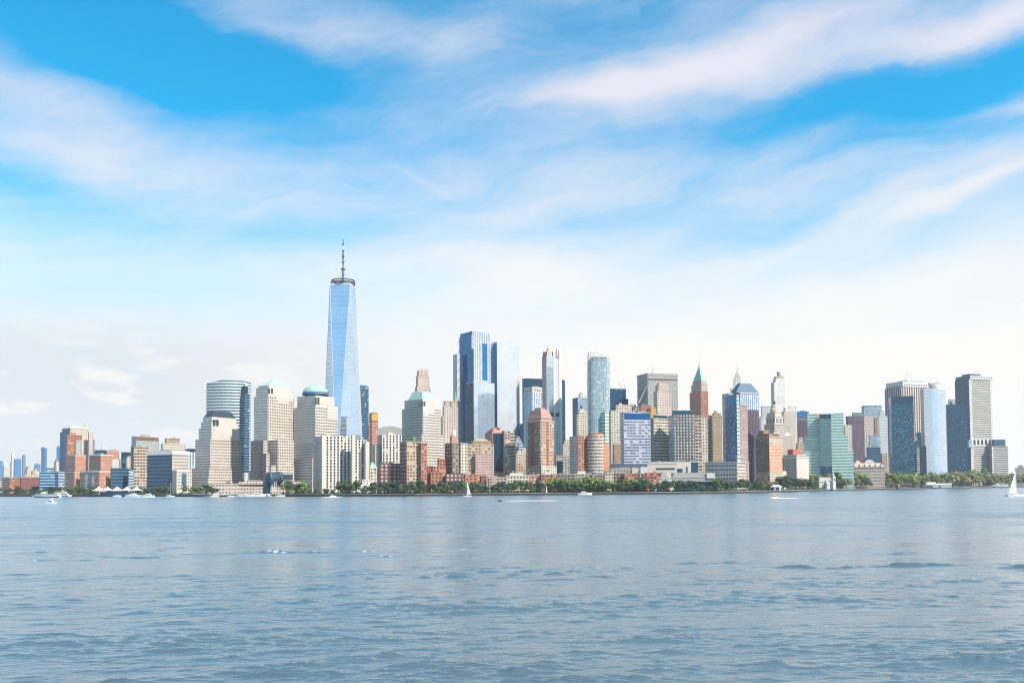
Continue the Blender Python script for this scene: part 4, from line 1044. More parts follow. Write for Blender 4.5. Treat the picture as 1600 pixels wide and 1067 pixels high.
t_.box('crown_frame', 848, 854.8, 868, 549, M['white_win'], 556.4, d=3, matl=M['balcony_warm']); t_.box('crown_block', 855, 857, 868, 543, M['cream'], 556, d=8); t_.box('crown_block', 869, 870.5, 875, 544.5, M['white'], 556, d=9); t_.panel('crown_slot', 0, .3, .7, 547, 556, M['rust'], .3)
t_ = T('thin navy slab showing beside the slender white tower', 880, 760, 20, 'office_tower', 'tower'); t_.box('shaft', 872, 874, 883.5, 594, M['glass_navy']); t_.pent(fr=.6, h=2, mat=M['navy'])
t_ = T('pink mansard roofed residential tower with striped brick faces', 845, 130, 44, 'apartment_tower', 'tower')
t_.box('shaft', 822, 845, 866, 657, M['tan_win'], matl=M['tan_shade']); keep = t_.last_o
t_.panel('brick_stripe', 0, .40, .60, 658, 742, M['brick_dkwin'], .35, par=keep); t_.panel('brick_stripe', 3, .30, .52, 658, 742, M['brick_wine'], .35, par=keep); t_.panel('pale_stripe', 3, .0, .12, 658, 742, M['cream_win'], .35, par=keep); t_.panel('pale_stripe', 3, .88, 1.0, 658, 742, M['tan_win'], .35, par=keep)
t_.cap('cornice', 1.3, M['pinkstone'], .6, par=keep); t_.box('shoulder', 825, 845.5, 862.5, 651, M['pinkroof'], 657.3, d=6); t_.cap('shoulder_cornice', .9, M['pinkstone'], .5)
t_.hip('mansard_roof', 639.5, M['pinkroof'], (0.72, 0.72)); t_.f, t_.zt = t_.ft, t_.zh; t_.cap('roof_crest', 1.0, M['pinkstone'], .4, par=t_.last_o); t_.f = scale_poly(t_.f, .72); t_.pent('roof_house', .9, 3.5, M['pinkroof'])
t_.box('low_wing', 824, 846, 870, 728, M['cream_win'], d=-10, matl=M['tan_win'])
t_ = T('grey stone block with dark glass panel beside the pink mansard tower', 882, 200, 22, 'office_block', 'building')
t_.box('block', 866, 869, 899, 712, M['grey_win']); t_.panel('glass_front', 0, .03, .34, 720, 742, M['navy'], .5); t_.cap('parapet', .8, M['greystone']); t_.units(4, 56)
t_ = T('pale ornate stone block with rounded roofline below the thin blue towers', 889, 330, 20, 'stone_block', 'building')
t_.box('block', 878, 880, 899.5, 695, M['old_stone']); t_.cap('cornice', 1.2, M['pinkstone']); t_.box('upper_block', 880.5, 882, 897, 689, M['old_stone'], 695.3, d=6); t_.f = grow(t_.f, -1.5); t_.hip('roof', 686, M['greystone'], .7); t_.units(2, 57)
t_ = T('blue and pale glass pair of slabs with small round crown', 906, 760, 30, 'glass_tower', 'tower')
t_.box('shaft', 895, 903.5, 919, 621, M['office_blue'], matl=M['far_blue']); t_.box('crown', 904, 906, 917, 616, M['white_win'], 621.4, d=8); t_.cyl('crown_top', 909.5, 3.6, 612.8, 616.3, M['white'], d=22, n=12)
t_ = T('beige classical tower with little lantern in front of the blue slabs', 910, 520, 20, 'stone_tower', 'tower')
t_.box('shaft', 900, 903, 921, 648, M['cream_win']); t_.cap('cornice', 1, M['cream']); t_.box('upper_step', 902, 904.5, 917, 643, M['cream_win'], 648.3, d=5); t_.box('upper_step', 904, 906, 913, 639, M['cream'], 643.3, d=8); t_.cyl('lantern', 908, 1.5, 633.5, 639.3, M['slate'], d=12, n=8)
t_ = T('tall teal glass tower with curved balconies and open slanted crown', 936, 420, 40, 'glass_tower', 'tower')
Dq = t_.D
pc = at(936, 650, Dq + 18); rr_ = 17.2 / F * Dq
fq = []
for k in range(16):
    a = -math.pi * 0.98 + k * math.pi * 0.98 / 15; c_, s_ = math.cos(a), math.sin(a)
    fq.append((pc.x + rr_ * math.copysign(abs(c_) ** .55, c_), pc.y + rr_ * 0.85 * math.copysign(abs(s_) ** .55, s_)))
fq += [(fq[-1][0], pc.y + 16), (fq[0][0], pc.y + 16)]
zc = lambda y: at(936, y, Dq).z
t_._own(prism('shaft', fq, GZ, zc(562), M['teal_balc'], wrap=True, parapet=False), 'shaft')
zs_ = [zc(549.5 + 7.5 * (p[0] - fq[0][0]) / (fq[15][0] - fq[0][0])) for p in fq]
fin = scale_poly(fq, 0.93)
t_._own(prism('crown_core', scale_poly(fq, .8), zc(562.3), zc(557), M['office_blue'], parapet=False), 'crown_core')
ncr = len(fq)
for k in list(range(0, 16, 2)) + [15]:
    p, q = fq[k], fin[k]; V, Fs = tube_between(Vector((p[0], p[1], zc(562.2))), Vector((p[0], p[1], zs_[k])), 0.5, 5)
    t_._own(mesh_obj('crown_post', V, Fs, [M['white_metal']], [0] * len(Fs), [[(0, 0)] * len(f) for f in Fs]), 'crown_post')
for fr_ in (0.0, 0.5, 1.0):
    V, Fs = [], []
    for k in range(16):
        z0 = zc(562) + 1; zz_ = z0 + (zs_[k] - z0) * (1 - fr_ * .85)
        V += [(*fq[k], zz_ - .5), (*fq[k], zz_ + .5), (*fin[k], zz_ + .5), (*fin[k], zz_ - .5)]
    for k in range(15):
        b = 4 * k
        for e in range(4): Fs.append((b + e, b + 4 + e, b + 4 + (e + 1) % 4, b + (e + 1) % 4))
    t_._own(mesh_obj('crown_rail', V, Fs, [M['white_metal']], [0] * len(Fs), [[(0, 0)] * 4] * len(Fs)), 'crown_rail')
t_.mast('crane_arm', 934, 551, 546.5, .5, .2, M['pinkstone'], d=15, lean=-4); t_.box('lower_wing', 944, 946, 953, 643, M['green_strip'], d=-6, dep=20)
t_ = T('dark blue glass tower with notched corner behind the teal balcony tower', 966, 640, 20, 'glass_tower', 'tower')
t_.box('shaft', 950, 953, 979, 607, M['glass_navy']); t_.box('lower_step', 975, 976, 982.5, 623, M['glass_navy'], d=2, dep=30); t_.mast('roof_crane', 972, 607, 597, .4, .2, d=10, lean=-5); t_.mast('roof_mast', 976, 607, 601, .3, .15, d=10); t_.pent(fr=.5, h=2, mat=M['navy'])
t_ = T('round fronted orange and cream apartment tower with white side', 926, 130, 32, 'apartment_tower', 'tower')
t_.box('block', 899.5, 904, 921, 681, M['brick_dkwin'], matl=M['white_lines_thin'], dep=24); t_.units(2, 61); D_ = t_.D
pc = at(931, 710, D_ + 6); ra = 13.5 / F * D_
t_._own(prism('round_front', ngon(pc.x, pc.y, ra, ra * .9, 18), GZ, at(931, 680, D_).z, M['cream_band'], wrap=True, parapet=False), 'round_front')
t_._own(prism('crown', ngon(pc.x, pc.y, ra * .9, ra * .8, 18), at(931, 680.3, D_).z, at(931, 677, D_).z, M['orange'], parapet=False), 'crown')
t_.box('orange_end', 942.5, 943.5, 951.5, 691, M['orange'], d=1, dep=20); t_.cap('parapet', .8, M['orange'])
t_ = T('tall cream block with jagged stepped roofline beside the blue topped office', 962, 330, 18, 'stone_tower', 'tower')
t_.box('shaft', 952, 955, 975, 641, M['cream_win']); t_.box('upper_shaft', 962, 964, 995, 632, M['pink_win'], d=12); t_.units(5, 62, M['cream']); t_.box('lower_front', 958, 960, 972, 694, M['old_tan'], d=-20); t_.box('rear_top', 972, 974, 1002, 634.5, M['cream_win'], d=20); t_.units(4, 63, M['pinkstone'])
t_ = T('broad grey ribbed slab tower with dark top band', 1028, 560, 26, 'office_tower', 'tower')
t_.box('shaft', 996.5, 1013, 1060, 583, M['ribs_grey'], matl=M['ribs_shade']); t_.panel('vent_band', 0, .01, .99, 592, 594, M['stone_dark'], .4); t_.cap('top_edge', 3.0, M['greystone'], .5); t_.units(4, 64); t_.mast('roof_mast', 1020, 582, 574, .6, .2)
t_ = T('pinkish stepped stone tower in front of the grey ribbed slab', 1036, 420, 28, 'stone_tower', 'tower')
t_.box('shaft', 1022, 1028, 1049, 611, M['pink_win']); t_.box('upper_shaft', 1024, 1029, 1046, 602, M['old_stone'], 611.3, d=6); t_.cap('cornice', .9, M['pinkstone']); t_.box('crown', 1026, 1030, 1043, 598.5, M['pinkstone'], 602.3, d=9)
for q in (.3, .75): t_.panel('vent_opening', 0, q - .06, q + .06, 605, 612, M['stone_dark'], .4)
t_ = T('half built block with rusty decks and yellow netting below a crane', 1012, 330, 20, 'building_site', 'building')
t_.box('block', 996, 998, 1026, 642, M['constr']); keep = t_.last_o; t_.box('working_deck', 999, 1001, 1017, 633, M['rust'], 642.4, d=6); t_.units(4, 65, M['rust']); t_.box('yellow_netting', 1015.5, 1017, 1025, 637, M['yellow'], 653, d=-6, dep=14)
t_ = T('white lattice tower crane on the half built block', 1003, 336, 20, 'tower_crane', 'crane')
t_.mast('mast', 997, 640, 625, 1.2, 1.0, M['steel']); t_.mast('jib', 998, 629, 602, .9, .4, M['white_metal'], lean=13); t_.mast('counter_jib', 998, 629, 619, .5, .3, M['white_metal'], lean=-4); t_.box('cab', 995.5, 997, 1000, 627, M['slate'], 630, dep=5)
t_ = T('blue topped office with horizontal blue strips and dark shaded column', 994, 170, 16, 'office_tower', 'tower')
t_.box('shaft', 970, 975, 1017, 643.5, M['office_blue_lit'], matl=M['office_blue']); t_.panel('blue_panel', 0, .03, .985, 646, 655, M['bluepanel'], .5); t_.panel('roof_mast_box', 0, .45, .52, 641.5, 644, M['slate'], .2); t_.units(3, 66)
t_ = T('cream tower with green tinted roof glass between two offices', 1033, 200, 38, 'apartment_tower', 'tower')
t_.box('shaft', 1016, 1022, 1046, 653, M['cream_band'], matl=M['grey_win']); t_.box('roof_glass', 1021, 1024, 1043, 648.5, M['glass_navy'], 653.3, d=5); t_.cap('roof_edge', .6, M['greystone'], .8); t_.units(2, 67)
t_ = T('dark tower dotted with white windows, blue box on its roof', 1073, 150, 12, 'apartment_tower', 'tower')
t_.box('shaft', 1045, 1053, 1086, 647.5, M['dark_grid'], matl=M['teal_balc']); t_.box('roof_box', 1050, 1052, 1080, 641, M['glass_navy_lit'], 647.8, d=8); t_.cap('roof_edge', .5, M['white_metal'], .4)
t_.box('balcony_wing', 1084.5, 1086, 1097, 649, M['balcony_warm'], d=3, dep=22); t_.box('beige_end', 1096, 1097, 1106, 651.5, M['cream_win'], d=8, dep=18); t_.units(2, 68)
t_ = T('orange brick tower with green pyramid spire', 1094, 480, 34, 'stone_tower', 'tower')
t_.box('shaft', 1078.5, 1096, 1107.5, 611, M['brick_dkwin'], matl=M['brick_win']); t_.box('upper_shaft', 1080, 1096, 1105.5, 600, M['old_stone'], 611.3, d=3); t_.cap('cornice', .9, M['pinkstone']); t_.box('crown', 1082, 1096, 1103.5, 594, M['old_stone'], 600.3, d=6)
t_.f = grow(t_.f, -.5); t_.hip('spire_roof', 571, M['copper'], .1); t_.mast('spire', 1092.5, 573, 560.5, 1.1, .15, M['copper'], d=12)
t_.box('lower_step', 1094, 1096.5, 1113, 648, M['brick_red'], d=-6, dep=20); t_.box('lower_step', 1096, 1098, 1114, 688, M['brick_wine'], d=-10, dep=20)
t_ = T('olive tan old stone tower with small dome beside the blue glass tower', 1120, 240, 28, 'stone_tower', 'tower')
t_.box('shaft', 1111, 1114, 1129, 650, M['old_tan']); t_.cap('cornice', .9, M['tanstone']); t_.box('crown', 1113, 1115.5, 1126.5, 645, M['old_tan'], 650.3, d=4); t_.dome('dome', 1118.5, 3.4, 640.8, 645.2, M['tanstone'], d=10); t_.box('rear_stripe_wall', 1107, 1108, 1114, 655, M['strips_white'], d=16, dep=12); t_.panel('stone_band', 0, 0, 1, 675, 678, M['tanstone'], .5, par=t_.root)

# ------------------------------------------------------------------ downtown tip
t_ = T('blue glass tower with green corner, joined to a low pink banded wing', 1140, 140, 62, 'glass_tower', 'tower')
t_.box('shaft', 1126.5, 1152, 1156, 617, M['green_strip'], matl=M['glass_teal_lit'], dep=40, rel=25); t_.panel('dark_top_band', 3, 0.02, .98, 617.5, 633, M['glass_blue'], .4); t_.units(3, 71)
t_.box('banded_wing', 1153, 1156, 1169, 633, M['pink_band'], d=2, dep=24, rel=20); t_.cap('cornice', .9, M['pinkstone'])
t_.box('podium', 1085, 1152, 1170.5, 721, M['cream_band'], d=-26, rel=70, matl=M['white_win']); t_.cap('cornice', .9, M['white']); t_.windows(3, 26, 4, t_.z(752, x=1140), t_.z(724, x=1140), M['win_dark'], .55, .3, .01, .99)
t_ = T('purple shaded tower with white framed glass and blue pyramid roof', 1165, 380, 30, 'office_tower', 'tower')
t_.box('shaft', 1148, 1156, 1187, 640, M['purple']); t_.box('upper_shaft', 1149, 1156.5, 1186, 613.5, M['white_blue'], 640.4, d=3, matl=M['white_blue']); t_.cap('cornice', 1.2, M['white'], .9)
t_.box('side_shoulder', 1138, 1140, 1152, 614, M['white_win'], d=8, dep=24); t_.f = grow(t_.foot(1139, 1150, 1187, None, 620), -0.5); t_.zt = t_.z(613, x=1165); t_.hip('pyramid_roof', 598, M['teal'], (.46, .46))
t_.f, t_.zt = t_.ft, t_.zh; t_.hip('roof_cap', 596.8, M['slate'], .9)
t_ = T('pale slim spire with masts behind the blue pyramid roof', 1152, 720, 20, 'spire_tower', 'tower')
t_.box('shaft', 1142.5, 1144, 1159, 606, M['white_win']); t_.box('upper_shaft', 1146, 1147.5, 1158, 592, M['white_win'], 606.4, d=5); t_.f = grow(t_.f, -.5); t_.hip('spire', 582, M['greystone'], .3); t_.mast('mast', 1152, 583, 572, .9, .15, M['greystone'], d=12); t_.mast('thin_mast', 1150.5, 592, 577, .25, .1, d=12)
t_ = T('pale tall tower with rounded shoulders and drum top', 1216, 640, 28, 'stone_tower', 'tower')
t_.box('shaft', 1206, 1211, 1228.5, 597, M['tower_white']); keep = t_.last_o; t_.box('shoulder', 1207.5, 1212, 1227, 591.5, M['tower_white'], 597.3, d=4); t_.box('shoulder', 1209, 1213, 1225.5, 588, M['old_stone'], 591.8, d=7); t_.cyl('drum', 1218, 4.0, 582, 588.3, M['greystone'], d=16, n=14); t_.cyl('drum_rim', 1218, 4.4, 580.8, 582.4, M['white'], d=16, n=14)
for q in (.25, .5, .75): t_.panel('tall_opening', 0, q - .06, q + .06, 599, 605, M['stone_dark'], .3, par=keep)
t_ = T('white slab with grey vertical strips behind the domed ornate tower', 1200, 400, 15, 'office_tower', 'tower'); t_.box('shaft', 1190, 1192, 1214, 634.5, M['white_strip']); t_.cap('top_edge', .8, M['white']); t_.box('step', 1188, 1189.5, 1194, 652, M['white_strip'], d=-6, dep=16); t_.units(2, 72)
t_ = T('ornate cream tower with colonnade tier and small grey dome', 1209, 230, 40, 'stone_tower', 'tower')
t_.box('shaft', 1195, 1211, 1226, 662, M['old_stone']); t_.cap('cornice', 1.2, M['cream'], .9); keep = t_.last_o
t_.box('colonnade', 1197, 1211, 1223.5, 650, M['cream'], 662.4, d=5); t_.windows(0, 5, 1, t_.z(661, x=1209), t_.z(653, x=1209), M['win_dark'], .45, .9, .08, .92); t_.windows(3, 5, 1, t_.z(661, x=1209), t_.z(653, x=1209), M['win_dark'], .45, .9, .08, .92); t_.cap('cornice', 1.2, M['cream'], .9)
t_.box('upper_step', 1198, 1211, 1221, 644.5, M['cream'], 650.4, d=8); t_.cap('cornice', .7, M['cream'], .5); t_.cyl('drum', 1210, 6.4, 637.5, 644.8, M['old_stone'], d=22, n=18); t_.dome('dome', 1210, 5.4, 631.5, 637.8, M['greystone'], d=22); t_.cyl('lantern', 1210, 1.6, 627, 632, M['slate'], d=22, n=8)
t_ = T('tan old tower with ornate top and orange banded sunny side', 1201, 120, 48, 'stone_tower', 'tower')
t_.box('shaft', 1181, 1202.5, 1222.5, 682, M['orange_band'], matl=M['tan_shade']); keep = t_.last_o; t_.panel('stone_base', 0, 0, 1, 738, 760, M['cream_win'], .5); t_.panel('stone_base', 3, 0, 1, 738, 760, M['tan_win'], .5); t_.panel('stone_band', 0, 0, 1, 682.5, 694, M['old_stone'], .4); t_.panel('stone_band', 3, 0, 1, 682.5, 687, M['old_tan'], .4)
t_.cap('cornice', 1.3, M['tanstone'], 1.0, par=keep); t_.box('upper_step', 1183, 1202, 1218, 677, M['old_tan'], 682.4, d=5); t_.box('corner_house', 1184.5, 1193, 1202, 672.5, M['old_tan'], 677.4, d=9); t_.cap('cornice', .8, M['tanstone']); t_.box('corner_house', 1205, 1209, 1217, 675, M['cream'], 677.4, d=8); t_.units(3, 73, M['slate'])
t_ = T('cream and gold ornate tower block behind the domed tower', 1232, 330, 25, 'stone_tower', 'tower')
t_.box('shaft', 1222, 1226, 1243, 643, M['cream_win']); t_.cap('cornice', 1, M['cream']); t_.box('upper_shaft', 1224, 1227, 1238, 637, M['cream'], 643.3, d=6); t_.box('rear_shaft', 1233, 1235, 1246, 634.5, M['white_win'], d=16); t_.box('grey_front', 1224, 1226, 1234, 664, M['greystone'], d=-14, dep=12); t_.box('low_ornate_front', 1222, 1225, 1238, 680, M['old_stone'], d=-24, dep=14); t_.hip('pointed_gable', 676, M['cream'], (.2, .7)); t_.units(3, 74)
t_ = T('purple brown office slab with a dark flat face', 1248, 420, 20, 'office_tower', 'tower')
t_.box('shaft', 1237.5, 1240, 1264, 655, M['purple']); t_.cap('cornice', .9, M['greystone']); t_.box('upper_step', 1241, 1243, 1260, 651, M['purple'], 655.3, d=5)
t_ = T('flat blue glass box seen over the purple brown slab', 1254, 600, 20, 'glass_tower', 'tower'); t_.box('shaft', 1246, 1248, 1265, 643, M['glass_blue']); t_.pent(fr=.5, h=3)
t_ = T('small beige stepped tower beside the green striped building', 1249, 250, 25, 'stone_tower', 'tower'); t_.box('shaft', 1244, 1247, 1257, 692, M['tan_win']); t_.box('upper_shaft', 1247, 1249, 1254, 684, M['cream_win'], 692.3, d=5); t_.cap('cornice', .7, M['cream']); t_.units(2, 75)
t_ = T('cream stone office with rows of big dark windows and a red roof house', 1244, 110, 50, 'stone_office', 'building')
t_.box('block', 1221.5, 1245, 1264, 714, M['cream'], matl=M['cream']); keep = t_.last_o
t_.windows(3, 6, 9, t_.z(752, x=1244), t_.z(716, x=1244), M['win_dark'], .55, .6, .03, .97); t_.windows(0, 7, 9, t_.z(752, x=1244), t_.z(716, x=1244), M['win_pale'], .45, .55, .03, .97, keepmax=40)
t_.cap('cornice', 1.2, M['white'], .8, par=keep); t_.box('attic', 1224, 1245, 1260, 710, M['cream_win'], 714.4, d=6); t_.box('red_roof_house', 1236, 1239, 1251, 702, M['red'], 710.4, d=22, dep=12); t_.box('low_annex', 1221, 1223, 1229, 736, M['cream'], d=-14, dep=10); t_.units(3, 76)
t_ = T('stepped green and white striped office with teal glass middle', 1292, 170, 10, 'striped_office', 'tower')
DD_ = t_.D
for nm_, a, b, y0, y1, dd_ in (('lower_tier', 1252, 1334, 704.5, None, 0), ('middle_tier', 1256.5, 1325.5, 681.5, 704.8, 3), ('upper_tier', 1262, 1318.5, 646.5, 681.8, 6)):
    t_.box(nm_, a, a + .01, b, y0, M['green_strip'], y1, d=dd_, dep=46 - dd_ * 2, rel=1)
t_.box('glass_core', 1281.5, 1281.6, 1299.5, 647, M['green_core'], d=-16, dep=24, rel=1); t_.panel('dark_top', 0, 0, 1, 647.5, 653, M['glass_navy'], .4); t_.panel('dark_base', 0, 0, 1, 729, 742, M['glass_navy'], .4); t_.panel('stone_corner', 0, -.28, -.02, 647, 653, M['pinkstone'], .0 + 1.2, par=t_.root); t_.panel('stone_corner', 0, 1.02, 1.25, 647, 653, M['pinkstone'], 1.2, par=t_.root)
t_ = T('dark purple slab with a row of square holes along its top', 1337, 420, 24, 'office_tower', 'tower')
t_.box('shaft', 1322.5, 1327, 1351, 650, M['purple']); t_.windows(0, 6, 1, t_.z(661, x=1337), t_.z(658, x=1337), M['win_dark'], .6, .9, .05, .9); t_.cap('cornice', 1.2, M['rust'], .6); t_.box('glass_top', 1331, 1333, 1349, 644.5, M['green_core'], 650.4, d=8); t_.box('cream_front', 1320, 1321.5, 1332, 664, M['cream_win'], d=-14, dep=14)
t_ = T('teal mirror glass tower behind the beige slab', 1364, 560, 22, 'glass_tower', 'tower'); t_.box('shaft', 1347.5, 1351, 1379, 634, M['office_blue'], matl=M['glass_blue']); t_.cap('top_edge', .6, M['slate'], .3)
t_ = T('beige slab with brown side band behind the low dormered custom house', 1362, 380, 18, 'office_tower', 'tower')
t_.box('shaft', 1348.5, 1350, 1374, 650, M['pink_win'], matl=M['cream']); t_.box('brown_side', 1367.5, 1368, 1373.5, 652, M['brick_shade'], d=-3, dep=10); t_.units(3, 77, M['cream'])
t_ = T('white horizontally lined stepped slab beside the white ribbed tower', 1382, 330, 22, 'office_tower', 'tower'); t_.box('shaft', 1373.5, 1375, 1388, 650, M['white_lines_thin']); t_.box('upper_shaft', 1374, 1375.5, 1382, 642.5, M['white_lines_thin'], 650.3, d=5); t_.units(2, 78); t_.box('tan_base', 1377, 1379, 1387, 708, M['tan_win'], d=-18, dep=14)
t_ = T('grey blue glass block in three stepped tiers above the custom house', 1366, 260, 14, 'glass_block', 'building')
t_.box('lower_tier', 1350, 1352, 1378, 714, M['navy_side']); t_.box('middle_tier', 1354, 1356, 1376, 698.5, M['navy_side'], 714.3, d=5); t_.box('upper_tier', 1358, 1359, 1369, 680, M['office_blue'], 698.8, d=8); t_.box('side_tier', 1368.5, 1369.5, 1376, 682, M['teal_balc'], 698.8, d=10); t_.units(2, 79)
t_ = T('low wide beige custom house with dormered roof and round attic windows', 1342, 120, 6, 'custom_house', 'building')
t_.box('block', 1301, 1302, 1382.5, 730, M['podium'], dep=40); t_.cap('cornice', .9, M['pinkstone'], .7); t_.f = grow(t_.f, .2); t_.hip('roof', 723.5, M['pinkstone'], (.94, .5)); rf = t_.last_o
t_.f, t_.zt = t_.foot(1303, 1303.4, 1381, t_.D + 1, 728, dep=8), t_.z(724, x=1342)
for k in range(9):
    t_.panel('dormer', 0, .06 + k * .107, .10 + k * .107, 725.2, 728.6, M['cream'], .9, par=rf)
    t_.panel('dormer_window', 0, .07 + k * .107, .09 + k * .107, 726, 728.2, M['win_dark'], 1.05, par=rf)
t_.box('end_pavilion', 1351, 1352, 1366, 721, M['cream'], 726, d=8, dep=16); t_.hip('pavilion_roof', 718.5, M['pinkstone'], .5); t_.box('end_pavilion', 1336, 1337, 1345, 722.5, M['cream'], 726, d=8, dep=16); t_.hip('pavilion_roof', 719, M['pinkstone'], .3)
t_ = T('tall white ribbed tower with dark strips and slotted top band', 1417, 430, 40, 'office_tower', 'tower')
t_.box('shaft', 1384, 1410.5, 1450, 604, M['white_ribs_lit'], matl=M['white_ribs']); t_.box('top_floors', 1384, 1410.5, 1450, 595.5, M['white'], 604.3, d=-.5)
t_.windows(0, 14, 1, t_.z(603, x=1417), t_.z(599.5, x=1417), M['stone_dark'], .45, .9, .03, .97); t_.windows(3, 9, 1, t_.z(605, x=1417), t_.z(601.5, x=1417), M['stone_dark'], .45, .9, .03, .97); t_.cap('cornice', .8, M['white'], .5)
t_.pent('penthouse', .55, 6, M['white_lines_thin'], off=(.12, .0)); t_.mast('roof_mast', 1416, 594, 583, .35, .15, M['pinkstone'], d=12); t_.mast('roof_mast', 1423, 594, 583, .35, .15, M['pinkstone'], d=12); t_.box('antenna_frame', 1415, 1416, 1424, 583.5, M['white_metal'], 584.5, d=14, dep=2)
t_ = T('dark teal glass tower standing in front of the white ribbed tower', 1411, 260, 10, 'glass_tower', 'tower')
t_.box('shaft', 1392.5, 1394, 1429, 619.5, M['glass_navy_lit'], matl=M['office_blue'], dep=36); t_.panel('plain_top', 0, 0, 1, 620, 630.5, M['navy'], .4); t_.cap('top_edge', .4, M['slate'], .3); t_.box('stepped_wing', 1428.5, 1429.5, 1437, 690, M['glass_navy_lit'], d=2, dep=26); t_.box('balcony_strip', 1432.5, 1433, 1437.5, 699, M['white_lines'], d=-3, dep=8); t_.box('white_terrace', 1428, 1428.5, 1433.5, 682.5, M['white_lines'], 688, d=-1, dep=6)
t_.box('white_grid_edge', 1386, 1387.5, 1392.5, 711, M['white_win'], d=12, dep=14)
t_ = T('black glass block between the teal tower and the bowed pale blue tower', 1442, 240, 10, 'glass_block', 'building'); t_.box('block', 1436.5, 1437.5, 1448, 697, M['navy'], roof=M['navy']); t_.box('rear_block', 1433, 1434, 1440, 676, M['glass_navy'], d=20, dep=16); t_.pent(fr=.4, h=2, mat=M['navy'])
t_ = T('slim beige lift tower squeezed in front of the white ribs', 1442, 300, 15, 'stone_tower', 'tower'); t_.box('shaft', 1440, 1441, 1447, 676, M['tan_win'], roof=M['greystone']); t_.box('upper_shaft', 1440.5, 1441.5, 1446, 666, M['green_core'], 676.3, d=3); t_.cap('top_edge', .5, M['cream'])
t_ = T('bowed pale blue mirror tower with white striped edge', 1464, 200, 20, 'glass_tower', 'tower')
Db = t_.D; pts = []
for k in range(11):
    a = k / 10.0; q = at(1451.5 + 27.5 * a, 690, Db - 5 * math.sin(math.pi * a) + 3 * a); pts.append((q.x, q.y))
pts += [(pts[-1][0] + 2, pts[-1][1] + 30), (pts[0][0] + 2, pts[0][1] + 30)]
t_._own(prism('bowed_shaft', pts, GZ, at(1464, 609, Db).z, [M['curve_blue']], wrap=True, parapet=False), 'bowed_shaft'); keep = t_.last_o
t_._own(prism('top_edge', grow(pts, .4), at(1464, 609.2, Db).z, at(1464, 606.8, Db).z, M['white'], parapet=False, bottom=True), 'top_edge', keep)
t_.box('striped_edge', 1444, 1445, 1452.3, 607.5, M['white_lines_thin'], d=-6, dep=24); t_.cyl('roof_plant', 1460, 8.5, 601, 607.2, M['white_lines_thin'], d=18, n=16); t_.box('roof_plant_box', 1451, 1452, 1468, 598, M['greystone'], 601.4, d=20, dep=8)
t_ = T('navy glass slab with flat top next to the white lined tower', 1490, 330, 12, 'glass_tower', 'tower'); t_.box('shaft', 1479, 1480.5, 1512, 632, M['glass_navy'], dep=36, roof=M['navy']); t_.box('roof_vent', 1484, 1484.5, 1488, 628, M['slate'], 632.4, d=10, dep=6); t_.units(2, 81, M['slate'])
t_ = T('pale pink slab barely showing behind the navy glass slab', 1489, 620, 15, 'office_tower', 'tower'); t_.box('shaft', 1483, 1485, 1496, 624, M['white_win']); t_.units(2, 82)
t_ = T('tall tower with white horizontal lines, navy flank and lower lined wing', 1530, 300, 46, 'office_tower', 'tower')
t_.box('shaft', 1494, 1516.5, 1551.5, 592, M['white_lines'], matl=M['navy_side']); keep = t_.last_o
t_.box('top_floors', 1493, 1516.2, 1551.8, 586.5, M['white'], 592.3, d=-.8, matl=M['navy_side']); t_.windows(0, 9, 1, t_.z(590, x=1530), t_.z(587.8, x=1530), M['win_dark'], .55, .9, .03, .97); t_.pent('roof_house', .5, 7, M['slate'], off=(-.1, .05)); t_.units(2, 83)
t_.f = t_.foot(1494, 1516.5, 1551.5, None, 680); t_.panel('corner_pier', 0, -.01, .10, 593, 740, M['white_win'], .6, par=keep); t_.panel('corner_pier', 0, .92, 1.0, 593, 690, M['white_win'], .6, par=keep)
t_.panel('slot_band', 0, .0, 1.0, 686, 697, M['white'], .8, par=keep)
for q in (.16, .33, .50, .67, .84): t_.panel('slot', 0, q - .055, q + .045, 687, 695, M['win_dark'], .95, par=keep)
t_.box('side_stub', 1503, 1514, 1519, 687, M['office_blue'], 699, d=-6, dep=20, matl=M['office_blue'])
t_.box('lined_wing', 1546, 1551, 1575.5, 697, M['white_lines'], d=-3, rel=30); t_.panel('wing_pier', 0, -.02, .06, 698, 740, M['white'], .6); t_.box('wing_glass_top', 1549, 1553, 1571, 686.5, M['navy_side'], 697.4, d=2, rel=30); t_.cap('roof_edge', .5, M['white'], .4)
t_ = T('far grey block with pink roof house behind the big white sailboat', 1594, 700, 12, 'low_block', 'building'); t_.box('block', 1586, 1587, 1625, 731, M['grey_win']); t_.box('roof_house', 1590, 1591, 1599, 727, M['pink_band'], 731.4, d=8); t_.units(2, 84)

